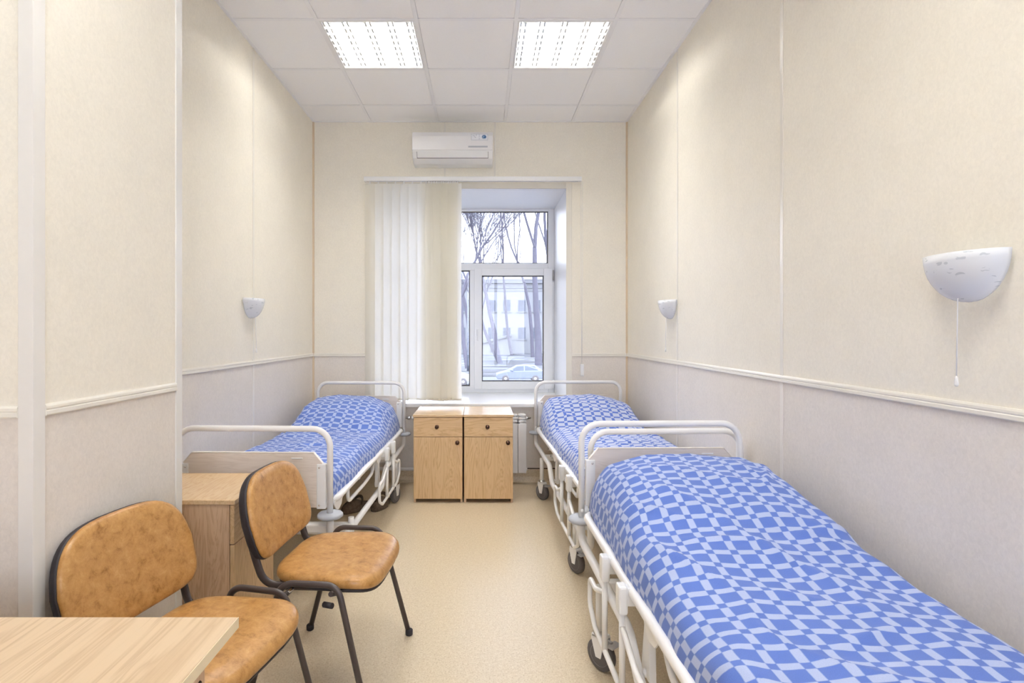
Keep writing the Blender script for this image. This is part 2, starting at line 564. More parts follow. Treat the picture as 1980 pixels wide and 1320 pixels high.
# --- pier on the left
wp = obj('wall_pier', box(BM(), (XL, PY0 + TH, 0), (PX - TH, PY1 - TH, ZC)), M['wall_up'])
tag(wp, kind='structure')
panel('upper_panel', (PX - TH, PY0 + .02, DZ1 - .005), (PX, PY1 - .02, ZC), M['wall_up'], wp)
panel('lower_panel', (PX - TH, PY0 + .02, .1), (PX, PY1 - .02, DZ0 + .005), M['wall_low'], wp)
panel('upper_panel', (XL, PY0, DZ1 - .005), (PX - .02, PY0 + TH, ZC), M['wall_up'], wp)
panel('lower_panel', (XL, PY0, .1), (PX - .02, PY0 + TH, DZ0 + .005), M['wall_low'], wp)
panel('upper_panel', (XL, PY1 - TH, DZ1 - .005), (PX - .02, PY1, ZC), M['wall_up'], wp)
panel('lower_panel', (XL, PY1 - TH, .1), (PX - .02, PY1, DZ0 + .005), M['wall_low'], wp)
dado_x(wp, PX, 1, PY0 + .033, PY1 - .033)
dado_y(wp, PY0, XL, PX - .033)
def angle_trim(px, py, sx, sy, z0, z1, w=.033, t=.005):
    p = [(px + t * sx, py + t * sy), (px - w * sx, py + t * sy), (px - w * sx, py - t * sy * .4), (px - t * sx * .4, py - t * sy * .4), (px - t * sx * .4, py - w * sy), (px + t * sx, py - w * sy)]
    return prism(BM(), p, 'z', z0, z1, .001)
obj('corner_trim', angle_trim(PX, PY0, 1, -1, 0, ZC), M['pillar_trim'], wp)
obj('corner_trim', angle_trim(PX, PY1, 1, 1, 0, ZC), M['pillar_trim'], wp)
obj('baseboard', box(BM(), (PX, PY0 - .006, 0), (PX + .006, PY1 + .006, .12), .002, 1), M['floor'], wp)

# corner trims in the room's far corners
for i, (x, s) in enumerate(((XL, 1), (XR, -1))):
    bm = BM()
    prism(bm, [(x, YB), (x + s * .014, YB), (x + s * .012, YB - .006), (x + s * .006, YB - .012), (x, YB - .014)], 'z', .1, ZC)
    tag(obj('trim_%d' % (i + 1), bm, M['trim_corner']), kind='structure')

# coved linoleum skirting with its dark capping line
def skirt(name, pts):
    o = None
    for k, (p, q, nrm) in enumerate(pts):
        prof = [(0, .12), (.004, .12), (.005, .05), (.010, .022), (.022, .006), (.04, .001), (0, .001)]
        bm = BM()
        A = [Vector((p[0] + nrm[0] * a, p[1] + nrm[1] * a, h)) for a, h in prof]
        B = [Vector((q[0] + nrm[0] * a, q[1] + nrm[1] * a, h)) for a, h in prof]
        va = [bm.verts.new(v) for v in A]; vb = [bm.verts.new(v) for v in B]
        n = len(prof)
        bm.faces.new(va); bm.faces.new(list(reversed(vb)))
        for i in range(n): bm.faces.new((va[i], vb[i], vb[(i + 1) % n], va[(i + 1) % n]))
        s = obj(name, bm, M['floor']); tag(s, kind='structure')
        bm = BM()
        lo = [min(p[i], q[i]) for i in range(2)]; hi = [max(p[i], q[i]) for i in range(2)]
        for i in range(2):
            if nrm[i]:
                lo[i], hi[i] = sorted((p[i], p[i] + nrm[i] * .007))
        box(bm, (lo[0], lo[1], .12), (hi[0], hi[1], .127))
        obj('capping', bm, M['knob'], s)
skirt('baseboard_back', [((XL, YB), (XR, YB), (0, -1))])
skirt('baseboard_left', [((XL, PY1), (XL, YB), (1, 0))])
skirt('baseboard_right', [((XR, YF), (XR, YB), (-1, 0))])

# --- ceiling: slab, tiles, grid, wall angle
ce = obj('ceiling', box(BM(), (XL - .25, YF - .2, ZC + .10), (XR + .25, YB + .3, ZC + .22)), M['tile'])
tag(ce, kind='structure')
GX = [XL, -.995, -.395, .205, .805, XR]
GY = [YF] + [round(-1.637 + .6 * k, 3) for k in range(11)] + [YB]
LAMPS = {(1, 9), (3, 9), (1, 5), (3, 5)}
shared = {}
for i in range(5):
    for j in range(12):
        if (i, j) in LAMPS: continue
        w, d = GX[i + 1] - GX[i], GY[j + 1] - GY[j]
        k = (round(w, 3), round(d, 3))
        if k not in shared:
            b = box(BM(), (-w / 2 + .0125, -d / 2 + .0125, .0015), (w / 2 - .0125, d / 2 - .0125, .019), .0015, 1)
            t = obj('tile', b, M['tile'], ce); shared[k] = t.data
        else:
            t = link_mesh('tile', shared[k], None, ce)
        t.location = ((GX[i] + GX[i + 1]) / 2, (GY[j] + GY[j + 1]) / 2, ZC)
for x in GX[1:-1]:
    bm = BM(); box(bm, (x - .012, YF, ZC - .001), (x + .012, YB, ZC + .002)); box(bm, (x - .002, YF, ZC + .002), (x + .002, YB, ZC + .04))
    obj('grid_runner', bm, M['grid'], ce)
for j, y in enumerate(GY[1:-1]):
    bm = BM()
    for a, b in zip(GX, GX[1:]):
        box(bm, (a + .012, y - .012, ZC - .0005), (b - .012, y + .012, ZC + .002)); box(bm, (a + .012, y - .002, ZC + .002), (b - .012, y + .002, ZC + .04))
    obj('grid_crossbar', bm, M['grid'], ce)
for lo, hi in (((XL, YF, ZC - .002), (XL + .02, YB, ZC + .003)), ((XR - .02, YF, ZC - .002), (XR, YB, ZC + .003)),
               ((XL + .02, YB - .02, ZC - .002), (XR - .02, YB, ZC + .003))):
    obj('wall_angle', box(BM(), lo, hi), M['grid'], ce)

# --- recessed louvre lights
def luminaire(cx, cy, label):
    t = empty('ceiling_light', (cx, cy, ZC), 0, label, 'ceiling light', 'recessed ceiling lights')
    h = .287
    bm = BM()
    for lo, hi in (((-h, -h, -.001), (-h + .012, h, .09)), ((h - .012, -h, -.001), (h, h, .09)), ((-h + .012, -h, -.001), (h - .012, -h + .012, .09)), ((-h + .012, h - .012, -.001), (h - .012, h, .09))):
        box(bm, lo, hi)
    obj('housing_frame', bm, M['reflector'], t)
    obj('reflector_tray', box(BM(), (-h, -h, .09), (h, h, .098)), M['reflector'], t)
    cw = (2 * h - .024) / 4
    for k in range(4):
        x = -h + .012 + cw * (k + .5)
        bm = BM(); tube(bm, [(x, -h + .025, .066), (x, h - .025, .066)], .011, 8)
        obj('fluorescent_tube', bm, M['tube'], t, True)
    for k in range(5):
        x = -h + .012 + cw * k
        x = max(-h + .034, min(h - .034, x))
        bm = BM()
        for s in (-1, 1):
            for q in range(8):  # ribs broken into dashes, shaped to stand in for mirror reflections
                ya = -h + .016 + q * (2 * h - .03) / 8
                prism(bm, [(x + s * .009, .000), (x + s * .020, .000), (x + s * .013, .034), (x + s * .011, .034)], 'y', ya, ya + .046)
        obj('rib_reflection_dashes', bm, M['louver'], t)['kind'] = 'stuff'
    bm = BM()
    for k in range(4):
        x0 = -h + .012 + cw * k + .022; x1 = x0 + cw - .044
        for q in range(9):
            y = -h + .03 + q * (2 * h - .06) / 8
            prism(bm, [(y - .0035, .002), (y + .0035, .002), (y + .001, .034), (y - .001, .034)], 'x', x0, x1)
    b = obj('louver_blades', bm, M['louver'], t); b['kind'] = 'stuff'
    return t
def cell(i, j): return ((GX[i] + GX[i + 1]) / 2, (GY[j] + GY[j + 1]) / 2)
luminaire(*cell(1, 9), 'square louvred ceiling light, the left one of the lit pair above the beds')
luminaire(*cell(3, 9), 'square louvred ceiling light, the right one of the lit pair above the beds')
luminaire(*cell(1, 5), 'square louvred ceiling light overhead on the pier side, nearest the door')
luminaire(*cell(3, 5), 'square louvred ceiling light overhead on the long right wall side, nearest the door')

# --- window
win = tag(empty('window_1'), kind='structure')
FY0, FY1 = YW, YW + .07
def fbox(name, x0, x1, z0, z1, y0=FY0, y1=FY1, m='upvc', parent=win, bev=.004):
    return obj(name, box(BM(), (x0, y0, z0), (x1, y1, z1), bev, 2), M[m], parent)
ZB = OZ0
GXR, GXL = .689, -.857
fbox('frame_stile', GXR, OX1, ZB, OZ1)
fbox('frame_stile', OX0, GXL, ZB, OZ1)
fbox('frame_rail', GXL, GXR, 2.597, OZ1)
fbox('frame_rail', GXL, GXR, ZB, .775)
fbox('transom', GXL, GXR, 1.981, 2.054)
fbox('mullion', -.126, -.04, .775, 1.981)
def bead(x0, x1, z0, z1, y=YW + .034, parent=win):
    bm = BM(); t = .010
    for a in ((x0, z0, x0 + t, z1), (x1 - t, z0, x1, z1), (x0 + t, z0, x1 - t, z0 + t), (x0 + t, z1 - t, x1 - t, z1)):
        box(bm, (a[0], y - .003, a[1]), (a[2], y + .003, a[3]))
    obj('gasket', bm, M['gap2'] if 'gap2' in M else M['tyre'], parent)
def pane(x0, x1, z0, z1, y=YW + .036, parent=win):
    obj('pane', box(BM(), (x0, y, z0), (x1, y + .005, z1)), M['glass'], parent)
pane(GXL, GXR, 2.054, 2.597); bead(GXL, GXR, 2.054, 2.597)
pane(GXL, -.126, .775, 1.981); bead(GXL, -.126, .775, 1.981)
SY = YW - .018
sash = empty('sash'); sash.parent = win
bm = BM()
sx0, sx1, sz0, sz1 = -.08, .732, .746, 2.0
gx0, gx1, gz0, gz1 = -.0016, .643, .825, 1.927
for a in ((sx0, sz0, gx0, sz1), (gx1, sz0, sx1, sz1), (gx0, sz0, gx1, gz0), (gx0, gz1, gx1, sz1)):
    box(bm, (a[0], SY, a[1]), (a[2], YW + .055, a[3]), .003, 2)
obj('sash_frame', bm, M['upvc'], sash)
pane(gx0, gx1, gz0, gz1, YW + .03, sash); bead(gx0, gx1, gz0, gz1, YW + .028, sash)
for z in (.80, 1.93):
    bm = BM(); tube(bm, [(.74, SY - .006, z - .05), (.74, SY - .006, z + .05)], .009, 8)
    obj('hinge', bm, M['hub'] if z > 1 else M['upvc'], win)
bm = BM(); box(bm, (-.055, SY - .012, 1.30), (-.03, SY, 1.37), .004); box(bm, (-.051, SY - .045, 1.25), (-.034, SY - .03, 1.37), .004); box(bm, (-.049, SY - .03, 1.345), (-.036, SY - .012, 1.36))
obj('handle', bm, M['upvc'], sash)
bm = BM(); box(bm, (OX0 - .06, YB - .055, OZ0 - .034), (OX1 + .06, YB + .004, OZ0), .008, 3); box(bm, (OX0, YB, OZ0 - .034), (OX1, YW + .02, OZ0))
obj('window_sill', bm, M['sill'], win)

# --- vertical blind
vb = empty('vertical_blind', (-.08, 4.63, 2.70), 0, 'cream vertical slat blind drawn over the left half of the window', 'blind')
BX0, BX1, BZ = -1.032, .872, 2.680
P0 = Vector(vb.location)
def loc(p): return Vector(p) - P0
bm = BM(); box(bm, loc((BX0, 4.60, BZ - .022)), loc((BX1, 4.645, BZ + .016)), .003, 2)
obj('headrail', bm, M['white_plastic'], vb)
bm = BM(); box(bm, loc((BX0 + .02, 4.618, BZ - .0225)), loc((BX1 - .03, 4.628, BZ - .0215)))
obj('rail_slot', bm, M['gray_rubber'], vb)
for x in (BX0 + .2, .74):
    bm = BM(); box(bm, loc((x - .02, 4.645, BZ + .0)), loc((x + .02, YB, BZ + .02)), .002)
    obj('bracket', bm, M['white_plastic'], vb)
rng = random.Random(4)
SW = .089
sl = []
x = BX0 + .05
for k in range(7): sl.append((x, rng.uniform(-7, -3))); x += .0745
x -= .028
for k in range(5): sl.append((x, rng.uniform(-24, -12))); x += .023
x -= .004
for k in range(9): sl.append((x, rng.uniform(-46, -28))); x += .0205
ZT, ZBOT = BZ - .042, .742
for k, (x, an) in enumerate(sl):
    bm = BM()
    nx, nz = 6, 8
    grid = []
    sway = rng.uniform(-.004, .004)
    dz = rng.uniform(-.006, .006)
    for q in range(nz + 1):
        zz = ZT + (ZBOT + dz - ZT) * q / nz
        a = R(an + 4 * math.sin(q * .7 + k))
        row = []
        for p in range(nx + 1):
            u = (p / nx - .5) * SW
            bow = .004 * (1 - (2 * p / nx - 1) ** 2)
            px = u * math.cos(a) - bow * math.sin(a)
            py = u * math.sin(a) - bow * math.cos(a)
            row.append(bm.verts.new(loc((x + px + sway * q / nz, 4.622 + py - .0012 * (k % 2), zz))))
        grid.append(row)
    for q in range(nz):
        for p in range(nx):
            bm.faces.new((grid[q][p], grid[q][p + 1], grid[q + 1][p + 1], grid[q + 1][p])).smooth = True
    s = obj('slat', bm, M['blind'], vb)
    bm = BM()
    cbox(bm, loc((x, 4.622, ZT + .013)), (.012, .004, .036)); cbox(bm, loc((x, 4.622, ZT - .004)), (.04, .004, .012), .002, 1)
    obj('slat_hanger', bm, M['white_plastic'], s)
    bm = BM(); a = R(an)
    tube(bm, [loc((x - SW * .46 * math.cos(a) + sway, 4.622 - SW * .46 * math.sin(a), ZBOT + dz + .012)), loc((x + SW * .46 * math.cos(a) + sway, 4.622 + SW * .46 * math.sin(a), ZBOT + dz + .012))], .004, 6)
    obj('slat_weight', bm, M['blind'], s)
bm = BM()
pts = [loc((BX0 + .02 + (.86 / 20) * k, 4.585 + .006 * math.sin(k * 2.1), ZBOT - .004 - .010 * abs(math.sin(k * 1.3)))) for k in range(20)]
tube(bm, pts, .0016, 5)
obj('bottom_chain', bm, M['white_plastic'], vb)
bm = BM()
for x in (.866, .880):
    tube(bm, [loc((x, 4.62, BZ - .02)), loc((x + .002, 4.625, 1.8)), loc((.876, 4.63, 1.06))], .0016, 5)
obj('pull_cord', bm, M['white_plastic'], vb)
bm = BM(); cbox(bm, loc((.878, 4.63, 1.005)), (.032, .022, .108), .006, 2)
obj('cord_weight', bm, M['white_plastic'], vb)

# --- air conditioner
ac = empty('air_conditioner', (-.252, YB, 2.80), 0, 'white wall-mounted air conditioner above the blind rail', 'air conditioner')
W2 = .345
ac.scale = (1, 1, .87)
prof = [(0, .0), (-.10, .002), (-.17, .035), (-.20, .085), (-.205, .10), (-.205, .25), (-.185, .285), (-.15, .292), (0, .292)]
bm = BM(); prism(bm, prof, 'x', -W2, W2, .006)
obj('body', bm, M['white_plastic'], ac)
bm = BM(); prism(bm, [(-.205, .104), (-.212, .106), (-.214, .24), (-.196, .284), (-.19, .284), (-.205, .25)], 'x', -W2 + .001, W2 - .001, .002)
obj('front_panel', bm, plain('glossy_white_panel', (.85, .84, .83), .12, .5, nz=.01), ac)
bm = BM(); prism(bm, [(-.2035, .096), (-.2085, .096), (-.180, .038), (-.176, .040)], 'x', -W2 + .042, W2 - .042, .0015)
obj('air_flap', bm, M['white_plastic'], ac)
bm = BM(); prism(bm, [(-.200, .090), (-.2045, .091), (-.1755, .0345), (-.172, .0365)], 'x', -W2 + .039, W2 - .039)
obj('outlet_gap', bm, M['tyre'], ac)
obj('display_strip', box(BM(), (.135, -.216, .128), (.300, -.2125, .143), .001, 1), M['gray_rubber'], ac)
st = obj('sticker', box(BM(), (.160, -.2155, .198), (.302, -.2128, .258)), plain('sticker_print_grey', (.45, .47, .52), .4), ac)
obj('sticker_face', box(BM(), (.1625, -.2162, .2005), (.2995, -.2154, .2555)), plain('sticker_white', (.82, .83, .85), .3), st)
bm = BM()
bm2 = BM()
for (x, z, w, h) in ((.172, .240, .010, .005), (.184, .236, .008, .005), (.200, .243, .008, .007), (.192, .222, .008, .006), (.186, .228, .004, .003)):
    box(bm, (x, -.2168, z), (x + w, -.2160, z + h))
for (z, s) in ((.243, 1), (.214, -1)):
    prism(bm, [(.224, z), (.234, z), (.229, z + .010 * s)], 'y', -.2168, -.2160)
cbox(bm, (.229, -.2164, .2305), (.008, .0008, .006))
obj('printed_icons', bm, M['gray_rubber'], st)
lathe(bm2, [(.019, -.2170), (.019, -.2160)], 20, 'y', (.270, 0, .229))
sw = obj('round_emblem', bm2, plain('emblem_blue', (.07, .17, .34), .3), st)
bm = BM()
pts = [(.270 + (.003 + .0022 * k) * math.cos(1.0 + k * .62), -.2172, .229 + (.003 + .0022 * k) * math.sin(1.0 + k * .62)) for k in range(8)]
tube(bm, pts, .0022, 5)
obj('emblem_swirl', bm, plain('emblem_pale_blue', (.55, .68, .78), .3), st)

# --- radiator under the sill
ra = empty('radiator', (0, 4.655, .107), 0, 'white sectional radiator under the window sill behind the cabinets', 'radiator')
for k in range(13):
    x = .352 - k * .076
    bm = BM()
    box(bm, (x - .0365, -.048, 0), (x + .0365, -.032, .43), .004, 2)
    box(bm, (x - .0365, .025, .01), (x + .0365, .035, .50), .003, 1)
    box(bm, (x - .004, -.04, .02), (x + .004, .03, .48))
    for q in range(3):
        box(bm, (x - .034, -.046 + .004 * q, .442 + q * .026), (x + .034, .02, .459 + q * .026), .006, 2)
    box(bm, (x - .022, -.025, -.002), (x + .022, .022, .514), .006, 2)
    obj('section', bm, M['white_plastic'], ra)
bm = BM(); tube(bm, [(.40, 0, .475), (-.62, 0, .475)], .014, 8); tube(bm, [(.40, 0, .025), (-.62, 0, .025)], .014, 8)
obj('manifold', bm, M['white_plastic'], ra, True, 40)
bm = BM(); lathe(bm, [(.013, .385), (.016, .39), (.016, .405), (.009, .41), (.008, .43), (0, .43)], 10, 'x', (0, 0, .475)); obj('bleed_valve', bm, M['chrome'], ra)
bm = BM(); tube(bm, [(-.60, 0, .475), (-.70, 0, .475)], .009, 8); lathe(bm, [(.014, -.66), (.017, -.655), (.017, -.635), (.014, -.63)], 10, 'x', (0, 0, .475)); obj('valve', bm, M['chrome'], ra)
bm = BM(); tube(bm, fillet([(-.60, 0, .025), (-.74, 0, .025), (-1.45, .02, .03)], .05), .016, 8)
tube(bm, fillet([(-.70, 0, .475), (-.80, .01, .475), (-.80, .01, .03)], .05), .011, 8)
obj('feed_pipe', bm, M['white_plastic'], ra, True, 40)

# ------------------------------------------------------------------ cabinets
def cabinet(label):
    """faces -y, 394 wide, 480 deep, 692 high"""
    t = empty('bedside_cabinet', (0, 0, 0), 0, label, 'cabinet', 'oak bedside cabinets')
    w, d, h = .192, .235, .692
    obj('tabletop', box(BM(), (-.197, -.24, h - .018), (.197, .24, h), .0025, 2), M['oak_top'], t)
    for s in (-1, 1):
        x0, x1 = sorted((s * w, s * (w - .017)))
        obj('side_panel', box(BM(), (x0, -d + .019, .0), (x1, d, h - .018), .001, 1), M['oak_side'], t)
    obj('back_panel', box(BM(), (-w + .017, d - .006, .05), (w - .017, d, h - .018)), M['oak_side'], t)
    obj('bottom_panel', box(BM(), (-w + .017, -d + .03, .034), (w - .017, d - .006, .05)), M['oak_h'], t)
    obj('divider', box(BM(), (-w + .017, -d + .03, .508), (w - .017, d - .006, .520)), M['oak_h'], t)
    dr = obj('drawer', box(BM(), (-w + .001, -d, .520), (w - .001, -d + .017, h - .021), .0015, 1), M['oak_h'], t)
    do = obj('door', box(BM(), (-w + .001, -d, .033), (w - .001, -d + .017, .516), .0015, 1), M['oak_v'], t)
    def knob(x, z, par):
        bm = BM(); lathe(bm, [(.006, -d), (.005, -d - .010), (.012, -d - .014), (.0155, -d - .019), (.015, -d - .025), (.008, -d - .028), (0, -d - .0285)], 16, 'y', (x, 0, z))
        obj('knob', bm, M['knob'], par)
        bm = BM(); lathe(bm, [(.0165, -d), (.016, -d - .0025), (.006, -d - .003)], 16, 'y', (x, 0, z))
        obj('knob_rose', bm, M['knob'], par)
    knob(-.008, .597, dr)
    knob(.152, .474, do)
    return t
c0 = cabinet('oak bedside cabinet under the window, left of the adjoining pair')
c0.location = (-.345, 4.365, 0)
c1 = copy_tree(c0); c1['label'] = 'oak bedside cabinet under the window, right of the pair, beside the radiator'
c1.location = (.051, 4.365, 0)
c2 = copy_tree(c0); c2['label'] = 'oak bedside cabinet beyond the pier, standing at the foot of the left bed'
c2.location = (-1.19, 2.225, 0); c2.rotation_euler = (0, 0, R(90))

# ------------------------------------------------------------------ desk
dk = empty('desk', (-1.0, .6, 0), 0, 'light oak laminate desk in the near left corner before the chairs', 'desk')
obj('desktop', box(BM(), (-.505, -.55, .728), (.496, .49, .75), .0015, 1), M['desk_top'], dk)
obj('edge_band', box(BM(), (.496, -.55, .7283), (.4975, .49, .7497)), M['desk_edge'], dk)
obj('side_panel', box(BM(), (.462, -.50, 0), (.480, .39, .728), .001, 1), M['oak_side'], dk)
obj('side_panel', box(BM(), (-.48, -.50, 0), (-.462, .39, .728), .001, 1), M['oak_side'], dk)
obj('modesty_panel', box(BM(), (-.462, .20, .30), (.462, .217, .728), .001, 1), M['oak_h'], dk)
bm = BM(); lathe(bm, [(.0, .482), (.006, .482), (.007, .480)], 12, 'x', (0, .37, .69)); obj('cam_cap', bm, M['knob'], dk)

# ------------------------------------------------------------------ chairs
def outline(n, ax, ay, e, taper=0):
    out = []
    for k in range(n):
        a = 2 * PI * k / n
        c, s = math.cos(a), math.sin(a)
        x = ax * math.copysign(abs(c) ** (2 / e), c)
        y = ay * math.copysign(abs(s) ** (2 / e), s)
        out.append((x, y * (1 + taper * x / ax)))
    return out

def cushion(pts2, fn, levels, n):
    """stack of scaled outlines; fn maps (u, v, w) to a point"""
    bm = BM(); rings = []
    for (sc, h) in levels:
        rings.append([bm.verts.new(fn(u * sc, v * sc, h)) for u, v in pts2])
    for A, B in zip(rings, rings[1:]):
        for k in range(n):
            bm.faces.new((A[k], A[(k + 1) % n], B[(k + 1) % n], B[k])).smooth = True
    for ring, h, fl in ((rings[0], levels[0][1], False), (rings[-1], levels[-1][1], True)):
        c = bm.verts.new(fn(0, 0, h))
        for k in range(n):
            bm.faces.new((ring[k], ring[(k + 1) % n], c)).smooth = True
    return bm

def chair(label):
    t = empty('office_chair', (0, 0, 0), 0, label, 'chair', 'tan leatherette stacking chairs')
    N = 48
    so = outline(N, .205, .220, 4.0, .09)
    def seat_fn(u, v, w):
        droop = -.020 * max(0, (u - .10) / .1) ** 2 - .006 * (v / .22) ** 2 * 0
        dish = -.012 * (1 - (v / .23) ** 2) * (1 - abs(u) / .3)
        return Vector((u, v, w + droop + (dish if w > .455 else 0) + .004))
    bm = cushion(so, seat_fn, [(.93, .436), (.975, .440), (.998, .448), (1.0, .458), (.99, .468), (.965, .475), (.90, .481), (.75, .485), (.5, .486), (.2, .486)], N)
    obj('seat', bm, M['leather'], t)
    bm = cushion(so, seat_fn, [(.90, .424), (.955, .426), (.965, .435), (.93, .4375)], N)
    obj('seat_shell', bm, M['black_plastic'], t)
    # back: local u up, v across
    bo = []
    for k in range(N):
        a = 2 * PI * k / N
        c, s = math.cos(a), math.sin(a)
        ex = 3.3 if c > 0 else 6.0
        u = (.160 if c > 0 else .150) * math.copysign(abs(c) ** (2 / ex), c)
        v = .226 * math.copysign(abs(s) ** (2 / ex), s)
        v *= (1 - .13 * max(0, u / .16) + .00 * min(0, u))
        v *= (1 - .05 * max(0, -u / .15) ** 2)
        bo.append((u, v))
    base = Vector((-.270, 0, .651))
    lean = R(15)
    U = Vector((-math.sin(lean), 0, math.cos(lean))); Wd = Vector((math.cos(lean), 0, math.sin(lean)))
    def back_fn(u, v, w):
        curve = .030 * (v / .235) ** 2 + .010 * (u / .16) ** 2
        return base + U * u + Vector((0, v, 0)) + Wd * (w + curve - .012)
    bm = cushion(bo, back_fn, [(.95, .0), (.99, .004), (1.0, .011), (.985, .019), (.94, .025), (.8, .031), (.5, .034), (.2, .035)], N)
    obj('backrest', bm, M['leather'], t)
    bm = cushion(bo, back_fn, [(.80, -.032), (.93, -.030), (.985, -.020), (1.01, -.002), (1.005, .006), (.96, .006)], N)
    obj('back_shell', bm, M['black_plastic'], t)
    for s in (-1, 1):
        bm = BM()
        p = fillet([(.205, s * .288, .008), (.085, s * .262, .476), (-.115, s * .262, .476), (-.245, s * .288, .008)], .055, 7)
        tube(bm, p, .0080, 12, ry=.0112, up=(0, 1, 0))
        fr = obj('side_frame', bm, M['black_metal'], t)
        for x in (.206, -.246):
            bm = BM(); lathe(bm, [(.013, 0), (.0165, .003), (.0165, .022), (.012, .026)], 12, 'z', (x, s * .288, 0))
            obj('foot_cap', bm, M['black_plastic'], fr)
        bm = BM()
        top = base + U * -.05
        p = fillet([(.13, s * .175, .428), (-.215, s * .185, .428), (base.x - .010 + U.x * -.13, s * .19, base.z - .13 * U.z), (top.x - .022, s * .175, top.z)], [.075, .2], 7)
        tube(bm, p, .0075, 12, ry=.015, up=(0, 1, 0))
        obj('back_support', bm, M['black_metal'], t)
    for x in (.06, -.115):
        bm = BM(); tube(bm, [(x, -.262, .445 if x > 0 else .42), (x, -.20, .418), (x, .20, .418), (x, .262, .445 if x > 0 else .42)], .009, 8)
        obj('cross_bar', bm, M['black_metal'], t)
    for s in (-1, 1):
        bm = BM(); tube(bm, [(.03, s * .245, .40), (.065, s * .262, .405)], .010, 8)
        obj('stacking_stop', bm, M['black_plastic'], t)
        bm = BM(); tube(bm, [(-.13, s * .24, .41), (-.10, s * .2, .43)], .006, 6)
        obj('seat_screw', bm, M['chrome'], t)
    return t
ch2 = chair('tan leatherette chair farther from the desk, in front of the bedside cabinet')
ch2.location = (-.553, 2.065, 0); ch2.rotation_euler = (0, 0, R(-5))
ch1 = copy_tree(ch2); ch1['label'] = 'tan leatherette chair nearest the desk, its back against the pier'
ch1.location = (-.790, 1.508, 0); ch1.rotation_euler = (0, 0, R(-12))

# ------------------------------------------------------------------ wall lamps
def sconce(label):
    """mounted on plane x=0, room on +x"""
    t = empty('wall_lamp', (0, 0, 0), 0, label, 'wall lamp', 'half bowl wall lamps')
    bm = BM()
    nu, nv = 28, 10
    rows = []
    for j in range(nv + 1):
        b = j / nv * PI / 2
        rr = math.cos(b) if j < nv else 0
        z = .060 - .128 * math.sin(b)
        row = []
        for i in range(nu + 1):
            a = -PI / 2 + PI * i / nu
            row.append((.008 + .080 * rr * math.cos(a) ** .9 if abs(math.cos(a)) > 1e-6 else .008, .112 * (rr * .96 + .04) * math.sin(a) if j < nv else .112 * .04 * math.sin(a), z))
        rows.append([bm.verts.new(Vector(p)) for p in row])
    for j in range(nv):
        for i in range(nu):
            bm.faces.new((rows[j][i], rows[j][i + 1], rows[j + 1][i + 1], rows[j + 1][i])).smooth = True
    g = obj('glass_bowl', bm, M['lamp_glass'], t)
    sm = g.modifiers.new('thick', 'SOLIDIFY'); sm.thickness = .004
    bm = BM(); prism(bm, [(.060 * math.cos(a), .005 + .040 * math.sin(a)) for a in [2 * PI * k / 20 for k in range(20)]], 'x', 0, .012, .002)
    obj('wall_plate', bm, M['white_plastic'], t)
    for s in (-1, 1):
        bm = BM(); box(bm, (0, s * .096 - .006, .030), (.016, s * .096 + .006, .050), .002, 1); obj('glass_clip', bm, M['white_plastic'], t)
    bm = BM(); tube(bm, [(.03, 0, -.03), (.04, 0, -.06), (.045, .002, -.262)], .0014, 6); obj('pull_cord', bm, M['white_plastic'], t)
    bm = BM(); lathe(bm, [(0, -.262), (.003, -.264), (.005, -.285), (.003, -.29), (0, -.291)], 10, 'z', (.045, .002, 0)); obj('cord_pull', bm, M['white_plastic'], t)
    return t
s0 = sconce('frosted half bowl wall lamp high on the right wall above the nearest bed')
s0.location = (XR, 1.394, 1.485); s0.rotation_euler = (0, 0, PI)
s1 = copy_tree(s0); s1['label'] = 'small frosted half bowl wall lamp on the right wall above the far right bed'
s1.location = (XR, 3.60, 1.495); s1.rotation_euler = (0, 0, PI)
s2 = copy_tree(s0); s2['label'] = 'frosted half bowl wall lamp on the left wall beyond the pier'
s2.location = (XL, 3.42, 1.495); s2.rotation_euler = (0, 0, 0)

